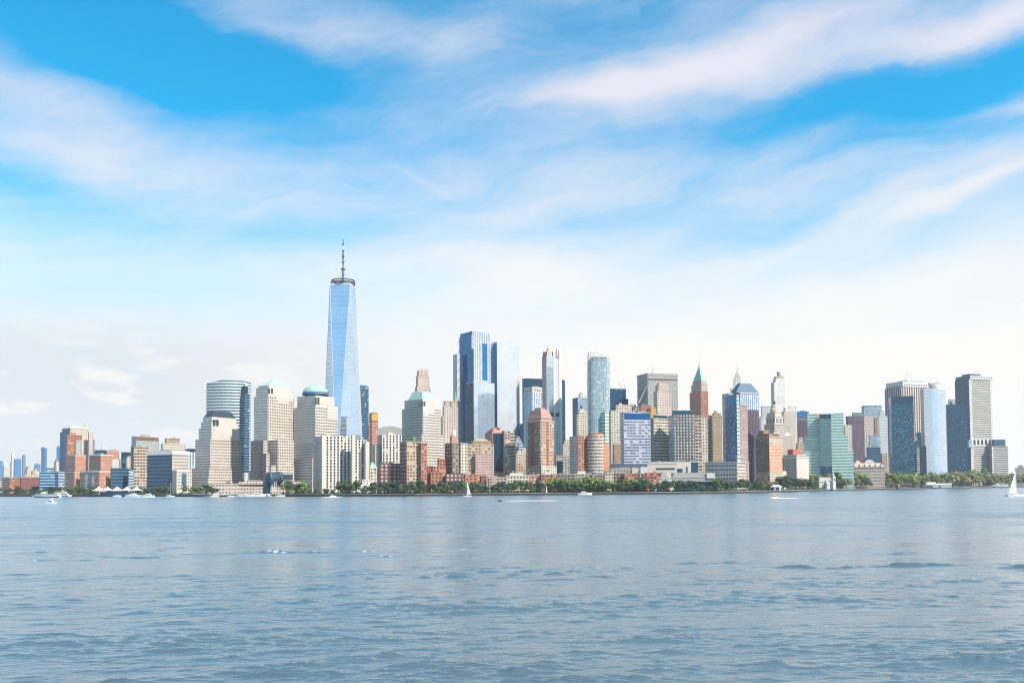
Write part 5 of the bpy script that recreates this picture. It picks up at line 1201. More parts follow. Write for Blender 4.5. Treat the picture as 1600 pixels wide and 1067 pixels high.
# ------------------------------------------------------------------ low front row between the brick towers and the park
ROW = 'low brick houses along the promenade trees'
for k, (a, b, y, mt, cap_, lb) in enumerate((
    (762, 792, 746, 'tan_win', 'cream', 'grey tan low block with many small windows below the dark glass tower'),
    (790, 826, 743, 'cream_win', 'cream', 'cream low block with pale upper floor and a white roof box'),
    (824, 845, 742, 'brick_win', 'pinkstone', 'pink brick low block below the pink mansard tower'),
    (844, 870, 741, 'brick_red', 'pinkstone', 'orange red low block between the cream and grey low blocks'),
    (869, 897, 741, 'tan_shade', 'greystone', 'grey brown low block below the grey stone block with glass panel'),
    (896, 924, 740, 'grey_win', 'cream', 'wide grey low block below the round fronted orange tower'),
    (923, 946, 741.5, 'tan_shade', 'greystone', 'shaded tan low block just behind the bright green tree tops'),
    (944, 959, 739, 'cream_win', 'cream', 'small cream low house between two brown ones'),
    (958, 976, 740.5, 'brick_dark', 'darkbrick', 'dark brown low block behind dark round trees'),
    (974, 992, 740, 'brick_red', 'orange', 'bright orange low block with pale window frames'),
    (990, 1010, 740.5, 'brick_dark', 'darkbrick', 'brown low block beside the last orange one'),
    (1008, 1032, 738.5, 'brick_red', 'orange', 'orange brick low block next to the stepped museum roof'))):
    t_ = T(lb, (a + b) / 2, 52 + (k % 3) * 5, 8, 'low_block', 'building', ROW)
    t_.box('block', a, a + 2, b, y, M[mt]); t_.cap('cornice', .8, M[cap_], .5)
    if k in (1, 3, 5): t_.box('roof_house', a + 6, a + 7, b - 9, y - 4, M['cream'], y + .4, d=8, dep=10)
    t_.units(3, 90 + k)
t_ = T('dark slate low roofscape behind the orange low blocks', 975, 110, 8, 'low_block', 'building'); t_.box('block', 952, 954, 1012, 729, M['grey_win'], roof=M['slate']); t_.f = grow(t_.f, .4); t_.hip('roof', 724.5, M['slate'], (.92, .5)); t_.box('white_house', 987, 988, 997, 731, M['cream'], d=-14, dep=12); t_.box('white_house', 1000, 1001, 1012, 729.5, M['white'], d=-14, dep=12); t_.units(2, 97)
t_ = T('low cream terrace block with long window band behind the museum', 1034, 105, 6, 'low_block', 'building'); t_.box('block', 1010, 1011, 1058, 724, M['cream']); t_.panel('window_band', 0, .3, .92, 731, 733.5, M['win_dark'], .4); t_.cap('parapet', .7, M['white']); t_.box('upper_floor', 1011, 1012, 1057, 721.5, M['greystone'], 724.4, d=6); t_.units(2, 98)
t_ = T('cream box with dark teal shopfront beside the low terrace block', 1068, 100, 10, 'low_block', 'building'); t_.box('block', 1055, 1057, 1080, 721.5, M['cream'], roof=M['white']); t_.panel('glass_front', 0, -.02, .42, 732, 737.5, M['glass_navy'], .4); t_.panel('door_slot', 0, .68, .76, 729, 741, M['win_dark'], .4); t_.units(2, 99)
t_ = T('shaded navy gap building beside the low pink banded wing', 1084, 130, 10, 'low_block', 'building'); t_.box('block', 1078, 1079, 1091, 721, M['strips_white'], matl=M['navy']); t_.panel('navy_front', 0, 0, 1, 722, 745, M['glass_navy'], .4); t_.pent(h=2)
t_ = T('museum with stepped hexagonal white roof and long grey slab wing', 1060, 48, 8, 'museum', 'building')
cm_ = at(1037, 750, t_.D + 14)
for k in range(6):
    rr = (19.5 - 2.5 * k); z0 = at(1037, 757 - k * 3.1, t_.D).z
    t_._own(prism('roof_tier', ngon(cm_.x, cm_.y, rr, rr * .8, 6), z0 - .1, z0 + 1.55, M['white'], parapet=False, bottom=True), 'roof_tier')
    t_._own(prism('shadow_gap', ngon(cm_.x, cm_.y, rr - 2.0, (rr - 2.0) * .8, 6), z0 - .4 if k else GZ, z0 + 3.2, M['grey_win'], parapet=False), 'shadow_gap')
t_.box('slab_wing', 1046, 1048, 1117.5, 746, M['greystone'], 752.5, d=8, dep=26); t_.cap('parapet', .5, M['white']); t_.box('upper_slab', 1050, 1052, 1112, 738.5, M['greystone'], 745, d=12, dep=20); t_.box('wing_base', 1050, 1052, 1114, 750, M['glass_navy'], d=11, dep=22); t_.box('end_block', 1103, 1104.5, 1117, 739, M['white'], 747, d=5, dep=20); t_.box('entrance_kiosk', 1020, 1021, 1026, 755, M['white'], d=-8, dep=6); t_.box('entrance_kiosk', 1046, 1047, 1052, 755, M['white'], d=-8, dep=6)
t_ = T('white round topped pavilion beside the dark park tree', 1213, 30, 5, 'pavilion', 'building')
cp_ = at(1213, 762, t_.D + 8); t_._own(prism('hall', ngon(cp_.x, cp_.y, 9.4, 7, 18), GZ, at(1213, 760.5, t_.D).z, M['white_ribs'], parapet=False, wrap=True), 'hall'); t_.zt = t_.z(760.5, x=1213)
t_._own(prism('tent_roof', ngon(cp_.x, cp_.y, 10.2, 7.6, 18), t_.zt - .1, at(1213, 757.0, t_.D).z, M['white'], parapet=False, top=ngon(cp_.x, cp_.y, 3.5, 2.5, 18), bottom=True), 'tent_roof')
t_ = T('white pier house with slate roofs and pointed clock tower', 1294, 14, 30, 'pier_house', 'building')
t_.box('hall', 1277, 1280, 1300, 752.5, M['white_win']); t_.hip('roof', 745.5, M['greystone'], (.75, .05), .5); t_.box('side_hall', 1290, 1292, 1306, 754.5, M['white_win'], d=-6, dep=9); t_.hip('roof', 750.5, M['white'], (.8, .05), .4)
t_.box('clock_tower', 1300, 1302, 1305.5, 746.5, M['white'], d=-8, rel=35); t_.panel('clock_face', 0, .25, .75, 748, 750.5, M['slate'], .2); t_.cap('cornice', .6, M['white'], .4); t_.hip('spire', 738, M['copper_pale'], .03, .2)
t_ = T('long white ferry shed with purple doorway on the park shore', 1455, 10, 4, 'ferry_shed', 'building')
t_.box('shed', 1423, 1424, 1463, 756.5, M['white'], dep=22); t_.hip('roof', 753.2, M['white'], (.97, .1), .5); t_.panel('doorway', 0, .34, .86, 758.5, 761.5, M['purple'], .3); t_.box('side_shed', 1462, 1463, 1487, 757.2, M['white'], d=3, dep=18); t_.hip('roof', 755.2, M['white'], (.97, .1), .4); t_.panel('doorway', 0, .15, .3, 758.5, 761, M['purple'], .3)
t_ = T('low open ferry landing with flat brown roof beside the orange boat', 1402, 6, 4, 'ferry_landing', 'building')
t_.box('roof', 1384, 1385, 1424, 755.8, M['tanstone'], 756.9, dep=14); 
for xx in (1386, 1393, 1400, 1407, 1414, 1421): t_.mast('post', xx, 766, 756.8, .3, .3, M['stone_dark'], d=2)
t_.box('cabin', 1386, 1387, 1395, 759, M['brick_shade'], d=5, dep=6)

# ------------------------------------------------------------------ trees
def leaf_mat(nm, c0, c1, k=1.0):
    m = bpy.data.materials.new(nm); m.use_nodes = True
    t = NT(m.node_tree); p = t.n['Principled BSDF']
    g = t.new('ShaderNodeNewGeometry'); oi = t.new('ShaderNodeObjectInfo').outputs['Random']
    f = t.m('ADD', t.m('MULTIPLY', g.outputs['Random Per Island'], 0.75), t.m('MULTIPLY', oi, 0.35), clamp=True)
    t.l.new(t.mix(f, tuple(v * k for v in lin(c0)), tuple(v * k for v in lin(c1))), p.inputs['Base Color'])
    p.inputs['Roughness'].default_value = 0.65
    return m


LEAF = {'dark green': leaf_mat('dark_leaves', (32, 58, 42), (60, 84, 50)), 'mid green': leaf_mat('green_leaves', (44, 74, 42), (82, 108, 54)),
        'bright green': leaf_mat('bright_leaves', (80, 108, 48), (130, 148, 68)), 'olive': leaf_mat('olive_leaves', (96, 102, 62), (140, 136, 88)), 'blue green': leaf_mat('bluish_leaves', (40, 66, 58), (72, 94, 76))}
m_bark = simple('bark', (110, 96, 84), 0.9, k=0.6, var=0.3, scale=0.8)


def crown_mesh(seed, mat, wide=1.0, n=760):
    """leaf tufts over a handful of overlapping boughs; unit tree 1 m tall, crown from 0.22 up"""
    r = random.Random(seed); V, Fs = [], []
    cl = [(0, 0, .62, .30)]
    for k in range(11):
        a = r.uniform(0, 6.283); d = r.uniform(.16, .36); z = r.uniform(.36, .86)
        d *= 1.0 if z < .7 else .6
        cl.append((d * math.cos(a), d * math.sin(a), z, r.uniform(.11, .2)))
    for k in range(n):
        c = cl[k % len(cl)] if k % 3 else cl[r.randrange(len(cl))]
        v = Vector((r.gauss(0, 1), r.gauss(0, 1), r.gauss(0, 1))).normalized()
        rr = c[3] * r.uniform(.72, 1.08)
        q = Vector((c[0] * wide + v.x * rr * wide, c[1] * wide + v.y * rr * wide, c[2] + v.z * rr * .85))
        if q.z < .2 + .1 * r.random() or q.z > 1.02: continue
        nr_ = (v + Vector((r.uniform(-.6, .6), r.uniform(-.6, .6), r.uniform(-.3, .7)))).normalized()
        s1 = nr_.orthogonal().normalized(); s2 = nr_.cross(s1); sz = r.uniform(.026, .052)
        a = r.uniform(0, 3.14); e1 = s1 * math.cos(a) + s2 * math.sin(a); e2 = nr_.cross(e1)
        b = len(V)
        V += [tuple(q + e1 * sz * 1.3), tuple(q + e2 * sz), tuple(q - e1 * sz * 1.1), tuple(q - e2 * sz * .9)]
        Fs.append((b, b + 1, b + 2, b + 3))
    me = bpy.data.meshes.new('crown'); me.from_pydata(V, [], Fs); me.materials.append(mat); me.update()
    return me


def trunk_mesh(seed):
    r = random.Random(seed); V, Fs = [], []
    def limb(a, b, r0, r1, n=6):
        o0 = len(V); ax = (b - a).normalized(); s1 = ax.orthogonal().normalized(); s2 = ax.cross(s1)
        for q, rr in ((a, r0), (b, r1)):
            for i in range(n):
                V.append(tuple(q + s1 * rr * math.cos(6.283 * i / n) + s2 * rr * math.sin(6.283 * i / n)))
        for i in range(n): Fs.append((o0 + i, o0 + (i + 1) % n, o0 + n + (i + 1) % n, o0 + n + i))
    limb(Vector((0, 0, -.01)), Vector((0, 0, .4)), .026, .018)
    for k in range(5):
        a = k * 1.256 + r.uniform(-.3, .3); z = r.uniform(.24, .4)
        limb(Vector((0, 0, z)), Vector((.22 * math.cos(a), .22 * math.sin(a), z + r.uniform(.18, .32))), .012, .004, 5)
    limb(Vector((0, 0, .4)), Vector((.03, 0, .75)), .018, .005)
    me = bpy.data.meshes.new('trunk'); me.from_pydata(V, [], Fs); me.materials.append(m_bark); me.update()
    return me


CROWNS = {k: [crown_mesh(11 * i + j, m, (1.0, 1.25, 0.9, 1.1)[j]) for j in range(4)] for i, (k, m) in enumerate(LEAF.items())}
TRUNKS = [trunk_mesh(s) for s in range(3)]
ORD = 'first second third fourth fifth sixth seventh eighth ninth tenth eleventh twelfth thirteenth fourteenth fifteenth sixteenth seventeenth eighteenth nineteenth twentieth'.split()
rt = random.Random(5)


def trees(px0, px1, n, d0, d1, h0, h1, kinds, where, wide=1.0, group='trees along the promenade'):
    """a row of single trees between two places on the shore"""
    if isinstance(kinds, str): kinds = (kinds,)
    for k in range(n):
        px = px0 + (px1 - px0) * (k + 0.5 + rt.uniform(-.3, .3)) / n
        D = shore(px) + rt.uniform(d0, d1); h = rt.uniform(h0, h1) * rt.uniform(.84, 1.12); kind = kinds[rt.randrange(len(kinds))]
        p = at(px, 766, D)
        nth = f'{ORD[k]} from left in' if n > 1 else 'standing alone in'
        o = empty('shade_tree', (p.x, p.y, GZ), f'{kind} tree, {nth} {where}'.replace(' from left', '') if len(f'{kind} tree, {nth} {where}'.split()) > 16 else f'{kind} tree, {nth} {where}', 'tree', group)
        o.rotation_euler.z = rt.uniform(0, 6.28); o.scale = (h * wide * rt.uniform(.9, 1.1), h * wide * rt.uniform(.9, 1.1), h)
        for nm, me in (('trunk', TRUNKS[k % 3]), ('crown', CROWNS[kind][rt.randrange(4)])):
            c = bpy.data.objects.new(nm, me); COL.objects.link(c); c.parent = o


DG, MG, BG, OL, BL = 'dark green', 'mid green', 'bright green', 'olive', 'blue green'
trees(-6, 30, 4, 30, 60, 9, 13, (DG, BL), 'the row before the tan brick warehouse', 1.1)
trees(36, 62, 3, 30, 60, 8, 11, (DG,), 'the row below the wine brick block', 1.1)
trees(62, 102, 6, 20, 60, 12, 18, (MG, DG), 'the row below the banded glass block', 1.1)
trees(102, 152, 6, 20, 50, 11, 15, (DG, MG), 'the row before the brick apartments', 1.1)
trees(206, 232, 4, 30, 50, 10, 13, (DG, MG), 'the row beside the white tents', 1.1)
trees(228, 262, 5, 25, 50, 12, 15, (MG, DG), 'the row below the white capped office', 1.1)
trees(288, 340, 7, 25, 60, 11, 16, (MG, BG, DG), 'the row below the dark roofed stone tower', 1.1)
trees(322, 335, 2, 14, 20, 7, 9, (DG,), 'the small pair beside the marina')
trees(442, 482, 6, 18, 55, 14, 19, (MG, BG, DG), 'the clump beside the drum pavilion', 1.05)
trees(478, 500, 2, 18, 40, 8, 10, (DG, BL), 'the small pair by the ribbed slab corner')
trees(504, 524, 3, 18, 30, 6, 9, (DG,), 'the low row under the ribbed slab')
trees(524, 562, 5, 18, 45, 15, 20, (DG, MG), 'the clump before the ribbed slab end')
trees(562, 582, 3, 22, 45, 12, 16, (MG, BG), 'the gap below the low white stepped block')
trees(580, 624, 6, 30, 50, 15, 19, (DG, MG), 'the back row below the dark wine block')
trees(576, 664, 12, 16, 26, 9, 13, (DG, BL), 'the front row below the brick blocks')
trees(622, 668, 5, 30, 48, 14, 18, (DG, MG), 'the back row below the roof garden block')
trees(664, 700, 5, 18, 40, 11, 15, (DG, MG), 'the row below the orange red block')
trees(684, 720, 4, 30, 48, 14, 18, (DG,), 'the back row below the pale and dark brick tower')
trees(718, 748, 4, 26, 44, 15, 18, (BG, MG), 'the light clump behind the white sailboat')
trees(700, 800, 14, 16, 24, 9, 13, (DG, BL), 'the front row below the orange house row')
trees(772, 800, 4, 28, 44, 14, 18, (DG, MG), 'the back row below the dark glass front')
trees(798, 850, 8, 18, 40, 13, 17, (DG, BL, MG), 'the row below the cream low block')
trees(810, 824, 1, 14, 16, 5, 6, (OL,), 'front of the dark row below the cream block', 1.6)
trees(858, 940, 10, 36, 56, 19, 23, (BG,), 'the tall light row before the grey low block', 1.1)
trees(858, 950, 10, 17, 28, 13, 17, (DG, MG), 'the dark row under light tops', 1.1)
trees(936, 1012, 8, 30, 50, 16, 19, (BG, MG), 'the light row before the dark brown block', 1.1)
trees(944, 1018, 8, 16, 26, 12, 16, (DG,), 'the dark front row by the orange block', 1.15)
trees(1000, 1022, 3, 16, 24, 13, 16, (DG,), 'the round trees beside the museum', 1.2)
trees(1026, 1046, 3, 16, 24, 13, 16, (DG,), 'the round clump before the stepped museum roof', 1.15)
trees(1052, 1090, 4, 16, 24, 15, 19, (DG,), 'the pointed row before the museum wing', 1.0)
trees(1088, 1120, 4, 16, 26, 8, 11, (MG, OL), 'the low row by the museum wing end', 1.2)
trees(1116, 1136, 3, 20, 36, 16, 20, (MG, DG), 'the clump below the pink banded wing', 1.1)
trees(1134, 1192, 9, 18, 36, 13, 18, (DG, MG), 'the row below the pink banded wing', 1.15)
trees(1198, 1226, 4, 50, 80, 12, 16, (OL, MG), 'the pale row behind the round topped pavilion', 1.1)
trees(1222, 1264, 7, 24, 60, 21, 27, (DG,), 'the big dark clump before the cream stone office', 1.1)
trees(1262, 1278, 3, 20, 50, 15, 18, (DG, MG), 'the dark group beside the pier house', 1.1)
trees(1250, 1310, 7, 90, 140, 26, 31, (OL, BG), 'the back row behind the pier house', 1.1, 'park trees')
trees(1304, 1400, 12, 20, 60, 20, 25, (OL, MG, BL), 'the front row before the custom house', 1.2, 'park trees')
trees(1300, 1400, 12, 80, 130, 31, 36, (OL, BG, MG), 'the back row before the custom house', 1.1, 'park trees')
trees(1396, 1440, 5, 60, 110, 32, 37, (BG, MG), 'the light row below the dark teal tower', 1.1, 'park trees')
trees(1400, 1490, 10, 30, 60, 23, 28, (OL, MG), 'the front row behind the white ferry shed', 1.2, 'park trees')
trees(1436, 1500, 8, 110, 170, 36, 42, (MG, DG, OL), 'the back row below the bowed blue tower', 1.1, 'park trees')
trees(1480, 1580, 13, 40, 80, 33, 38, (OL,), 'the broad olive row below the white lined tower', 1.25, 'park trees')
trees(1484, 1545, 7, 130, 190, 44, 50, (BG, OL, MG), 'the tall back row below the navy slab', 1.1, 'park trees')
trees(1540, 1620, 9, 110, 170, 34, 40, (OL, MG), 'the far row beside the lined wing', 1.2, 'park trees')


def shrubs(px0, px1, d0, d1, h, kind, n, seed):
    r = random.Random(seed); V, Fs = [], []
    for k in range(n):
        px = r.uniform(px0, px1); D = shore(px) + r.uniform(d0, d1); p = at(px, 766, D); q = Vector((p.x, p.y, GZ + h * r.random() * (.6 + .4 * math.sin(px * .9) * math.sin(px * .37))))
        nv = Vector((r.gauss(0, .6), -1 + r.gauss(0, .6), r.gauss(.3, .6))).normalized(); e1 = nv.orthogonal().normalized(); e2 = nv.cross(e1); sz = r.uniform(.35, .8); b = len(V)
        V += [tuple(q + e1 * sz), tuple(q + e2 * sz), tuple(q - e1 * sz), tuple(q - e2 * sz)]; Fs.append((b, b + 1, b + 2, b + 3))
    me = bpy.data.meshes.new('undergrowth'); me.from_pydata(V, [], Fs); me.materials.append(LEAF[kind]); me.update()
    o = bpy.data.objects.new('undergrowth', me); COL.objects.link(o)
    return tag(o, f'{kind} undergrowth below the shore trees', 'undergrowth', None, 'stuff')


shrubs(0, 154, 24, 40, 4.5, 'dark green', 4200, 1); shrubs(206, 300, 26, 40, 4, 'dark green', 2600, 2); shrubs(440, 1195, 22, 36, 4.0, 'dark green', 17000, 3); shrubs(1225, 1300, 30, 50, 4.5, 'dark green', 2600, 4); shrubs(1300, 1600, 60, 90, 6, 'olive', 9000, 5)

# ------------------------------------------------------------------ boats
m_hullw = simple('white_hull', (246, 246, 246), 0.35, k=0.85, var=0.05); m_sail = simple('sailcloth', (246, 246, 244), 0.8, k=0.85, var=0.05)
m_dglass = simple('boat_glass', (40, 56, 70), 0.15, k=0.6); m_navyh = simple('navy_hull', (30, 44, 62), 0.35, k=0.7); m_orange = simple('orange_paint', (240, 138, 70), 0.45, k=0.75, var=0.1); m_deck = simple('boat_deck', (214, 206, 194), 0.7, k=0.7)
m_wet = simple('black_rubber', (38, 42, 46), 0.5, k=0.6)


def poly_obj(name, V, Fs, mat, parent):
    me = bpy.data.meshes.new(name); me.from_pydata([tuple(v) for v in V], [], Fs); me.materials.append(mat)
    bm = bmesh.new(); bm.from_mesh(me); bmesh.ops.recalc_face_normals(bm, faces=bm.faces); bm.to_mesh(me); bm.free(); me.update()
    o = bpy.data.objects.new(name, me); COL.objects.link(o); o.parent = parent
    return o


def hull(parent, L, W, H, mat, draft=0.4, name='hull', sheer=0.25):
    """pointed bow at +x, transom at -x"""
    st = [(-.5, .8), (-.3, .96), (0, 1.0), (.22, .86), (.38, .55), (.47, .22), (.5, .03)]
    V, Fs = [], []
    for s, w in st:
        zt = H * (1 + sheer * max(0, s + .1) * 1.6)
        V += [(s * L, -w * W / 2, zt), (s * L * .97, -w * W / 2 * .78, -draft), (s * L * .97, w * W / 2 * .78, -draft), (s * L, w * W / 2, zt)]
    for k in range(len(st) - 1):
        b = 4 * k
        for e in range(4): Fs.append((b + e, b + (e + 1) % 4, b + 4 + (e + 1) % 4, b + 4 + e))
    Fs += [(0, 1, 2, 3), tuple(range(len(V) - 4, len(V)))]
    return poly_obj(name, V, Fs, mat, parent)


def slab(parent, name, x0, x1, W, z0, z1, mat, rake=0.0, taper=1.0):
    V = [(x, y, z) for z, k in ((z0, 0.0), (z1, rake)) for x, y in ((x0 + k * .3, -W / 2), (x1 - k, -W / 2 * taper), (x1 - k, W / 2 * taper), (x0 + k * .3, W / 2))]
    return poly_obj(name, V, [(0, 1, 2, 3), (4, 5, 6, 7), (0, 1, 5, 4), (1, 2, 6, 5), (2, 3, 7, 6), (3, 0, 4, 7)], mat, parent)


def pole(parent, name, a, b, r0, r1, mat):
    V, Fs = tube_between(Vector(a), Vector(b), 1.0, 6)
    A = Vector(a); B = Vector(b)
    V = [tuple((A if i < 6 else B) + (Vector(v) - (A if i < 6 else B)) * (r0 if i < 6 else r1)) for i, v in enumerate(V)]
    return poly_obj(name, V, Fs, mat, parent)


def boat_root(name, px, y, label, cat, heading=0.0, D=None, group=None):
    D = D or CAM_H * F / (y - horizon_y(px))
    p = at(px, y, D)
    o = empty(name, (p.x, p.y, 0.0), label, cat, group); o.rotation_euler.z = R(heading)
    return o, D


def ferry(px, y, L, label, heading, decks, D=None, mat=None, hullmat=None, cat='ferry'):
    o, D = boat_root('ferry_boat', px, y, label, cat, heading, D)
    W = L * .24; H = L * .05 + .6
    hull(o, L, W, H, hullmat or m_hullw); slab(o, 'rubbing_strake', -L * .49, L * .34, W * 1.03, H * .22, H * .62, m_navyh)
    z = H
    for k in range(decks):
        x0, x1 = -L * (.46 - .05 * k), L * (.32 - .11 * k); h = 2.5
        d = slab(o, 'deck_cabin', x0, x1, W * (.9 - .08 * k), z, z + h, mat or m_hullw, .8)
        slab(d, 'window_band', x0 + L * .02, x1 - .7, W * (.9 - .08 * k) + .12, z + .8, z + 2.0, m_dglass, .3)
        slab(d, 'deck_edge', x0 - .4, x1 + .2, W * (.9 - .08 * k) + .5, z + h, z + h + .18, m_hullw)
        z += h + .18
    w = slab(o, 'wheelhouse', L * (.1 - .08 * decks), L * (.24 - .08 * decks), W * .5, z, z + 2.2, m_hullw, .7); slab(w, 'wheelhouse_window', L * (.1 - .08 * decks) + .3, L * (.24 - .08 * decks) + .02, W * .5 + .1, z + .9, z + 1.6, m_dglass, .5)
    pole(o, 'mast', (-L * .05, 0, z), (-L * .05, 0, z + 4.5), .14, .06, m_hullw); slab(o, 'radar_bar', -L * .05 - .8, -L * .05 + .8, .3, z + 3.2, z + 3.5, m_hullw)
    return o


def yacht(px, y, L, label, heading, D=None, fly=True, group=None, hm=None, name='motor_yacht', cat='motor boat'):
    o, D = boat_root(name, px, y, label, cat, heading, D, group)
    W = L * .3; H = L * .085 + .35
    hull(o, L, W, H, hm or m_hullw, sheer=.5)
    c = slab(o, 'cabin', -L * .28, L * .24, W * .72, H * .95, H + 1.5, m_hullw, 1.3, .8); slab(c, 'cabin_window', -L * .24, L * .19, W * .72 + .08, H + .35, H + 1.15, m_dglass, 1.0, .8)
    slab(o, 'stern_deck', -L * .49, -L * .27, W * .74, H * .8, H + .08, m_deck)
    if fly:
        f = slab(o, 'flybridge', -L * .22, L * .06, W * .6, H + 1.5, H + 2.4, m_hullw, .7, .85); slab(f, 'windscreen', L * .0, L * .05, W * .55, H + 2.3, H + 2.8, m_dglass, .3)
        pole(o, 'radar_arch', (-L * .16, 0, H + 2.3), (-L * .2, 0, H + 4.0), .09, .05, m_hullw)
    else:
        pole(o, 'aerial', (-L * .2, 0, H + 1.4), (-L * .24, 0, H + 3.4), .05, .02, m_hullw)
    return o


def sail_mesh(parent, name, A, B, C, belly, mat, th=0.03):
    """curved triangular sail: A head, B tack, C clew"""
    A, B, C = Vector(A), Vector(B), Vector(C); nrm = (B - A).cross(C - A).normalized(); N = 8; V, Fs = [], []
    for s in (0, 1):
        for i in range(N + 1):
            for j in range(N + 1):
                u = i / N; v = j / N
                p = A.lerp(B.lerp(C, v), u); p = p + nrm * (belly * math.sin(math.pi * v) * math.sin(math.pi * min(1, u * .9)) + s * th)
                V.append(tuple(p))
    m_ = (N + 1) ** 2
    for i in range(N):
        for j in range(N):
            q = (i * (N + 1) + j, i * (N + 1) + j + 1, (i + 1) * (N + 1) + j + 1, (i + 1) * (N + 1) + j)
            Fs += [q, tuple(m_ + k for k in q[::-1])]
    return poly_obj(name, V, Fs, mat, parent)


def sailboat(px, y, L, Hm, label, heading, main=True, jib=True, D=None, group=None):
    o, D = boat_root('sailboat', px, y, label, 'sailboat', heading, D, group)
    W = L * .27; H = L * .06 + .35
    hull(o, L, W, H, m_hullw, draft=.5); slab(o, 'coachroof', -L * .12, L * .18, W * .5, H * .95, H + .55, m_hullw, .8, .7)
    pole(o, 'mast', (L * .06, 0, H * .8), (L * .05, 0, Hm), .13, .08, m_hullw); pole(o, 'boom', (L * .06, 0, H + 1.3), (-L * .36, L * .03, H + 1.2), .09, .07, m_hullw)
    pole(o, 'forestay', (L * .48, 0, H), (L * .05, 0, Hm * .95), .03, .03, m_hullw); pole(o, 'backstay', (-L * .48, 0, H), (L * .05, 0, Hm), .03, .03, m_hullw)
    if main: sail_mesh(o, 'mainsail', (L * .045, 0, Hm * .985), (L * .045, 0, H + 1.5), (-L * .34, L * .03, H + 1.4), .5, m_sail)
    else: pole(o, 'furled_sail', (L * .0, 0, H + 1.5), (-L * .34, 0, H + 1.4), .22, .16, m_sail)
    if jib: sail_mesh(o, 'jib', (L * .08, .05, Hm * .9), (L * .46, 0, H + .4), (L * .1, -L * .05, H + .9), .4, m_sail)
    return o


ferry(72, 777.2, 39, 'long white ferry with a dark stripe, moored across the far shore', 180, 1)
ferry(98, 776.2, 27, 'white two deck excursion boat just behind the long white ferry', 0, 2, D=shore(98) - 16, cat='excursion boat')
yacht(78, 786.8, 9.5, 'small white cabin cruiser heading in front of the long ferry', 175, cat='cabin cruiser')
yacht(183, 776.2, 12, 'little white boat under the white tents', 0, D=shore(183) - 30, fly=False)
yacht(207, 776.2, 22, 'big white motor yacht beside the white tents', 180, D=shore(207) - 14)
yacht(230, 776.6, 19, 'white speeding yacht trailing a wake next to the tents', 178, D=1262)
sailboat(266, 776.0, 11, 19.5, 'white sailboat with bare mast near the white capped office', 20, False, False, D=shore(266) - 45)
MAR = 'boats moored in the marina'
for k, (px, L, hd, lb) in enumerate(((338, 15, 20, 'white yacht first in the marina beside the stone podium'), (347, 12, 150, 'small white boat moored second in the marina row'), (354, 18, 10, 'dark hulled yacht with white cabin in the marina'),
                                     (381, 16, 170, 'white motor yacht moored just before the podium colonnade'), (392, 12, 15, 'short white cruiser beside the big marina yacht'), (404, 26, 8, 'largest white yacht moored by the drum pavilion'), (417, 13, 160, 'small white cruiser under the drum pavilion legs'), (438, 12, 10, 'little white boat moored past the drum pavilion'))):
    yacht(px, 776, L, lb, hd, D=shore(px) - 7 - 3 * (k % 3), group=MAR, hm=m_navyh if k == 2 else None, fly=L > 12.5)
sailboat(362.5, 776, 12, 20, 'bare masted sailboat, first of two by the stone podium', 15, False, False, D=shore(362) - 9, group=MAR)
sailboat(372.5, 776, 11, 19, 'bare masted sailboat, second of two by the stone podium', 160, False, False, D=shore(372) - 12, group=MAR)
yacht(520, 776.6, 8, 'tiny speedboat throwing spray before the ribbed slab', 0, D=1085, fly=False, cat='speedboat', name='speedboat')
sailboat(730.5, 775.6, 10.5, 17.3, 'white sailboat with raised sail before the orange house row', 180, True, False)
yacht(914, 773.6, 18, 'white cruiser moored below the tall light green trees', 0, D=shore(914) - 9)
yacht(1208, 778.2, 7.5, 'tiny white speedboat at the head of a short wake', 182, fly=False, cat='speedboat', name='speedboat')
ferry(1405, 766, 18, 'stubby orange ferry docked at the park landing', 68, 2, D=shore(1405) - 14, mat=m_orange, hullmat=m_orange)
ferry(1559, 762.5, 58, 'long white two deck ferry docked beyond the ferry shed', 184, 2, D=shore(1559) - 22)
sailboat(1587, 775.2, 17, 22.5, 'big white sailboat with tall sail at the frame edge', 8, True, False)

# jet ski and its rider
o, D_ = boat_root('jet_ski', 781, 783, 'small dark jet ski pulling a long white wake', 'jet ski', 182)
hull(o, 3.3, 1.25, .45, m_wet, .2); slab(o, 'seat', -1.2, .1, .45, .45, .85, m_wet, .1); slab(o, 'front_cowl', .0, .9, .6, .5, 1.0, m_navyh, .5, .6); pole(o, 'handlebar', (.25, -.4, 1.15), (.25, .4, 1.15), .03, .03, m_wet)
me = bpy.data.meshes.new('person'); J = [(-.5, 0, .88), (-.42, 0, 1.15), (-.28, 0, 1.42), (-.25, 0, 1.56), (-.22, 0, 1.72), (-.2, .18, 1.38), (-.02, .3, 1.2), (.2, .28, 1.17), (-.2, -.18, 1.38), (-.02, -.3, 1.2), (.2, -.28, 1.17), (-.1, .26, .9), (-.25, .36, .5), (-.05, .36, .44), (-.1, -.26, .9), (-.25, -.36, .5), (-.05, -.36, .44)]
E = [(0, 1), (1, 2), (2, 3), (3, 4), (2, 5), (5, 6), (6, 7), (2, 8), (8, 9), (9, 10), (0, 11), (11, 12), (12, 13), (0, 14), (14, 15), (15, 16)]
me.from_pydata(J, E, []); me.materials.append(m_wet); rider = bpy.data.objects.new('person', me); COL.objects.link(rider)
rider.matrix_world = Matrix.Translation(o.location) @ Matrix.Rotation(R(182), 4, 'Z')
md = rider.modifiers.new('skin', 'SKIN'); md.use_smooth_shade = True
for v, r_ in zip(me.skin_vertices[0].data, (.17, .15, .17, .06, .11, .07, .05, .04, .07, .05, .04, .09, .065, .04, .09, .065, .04)): v.radius = (r_, r_)
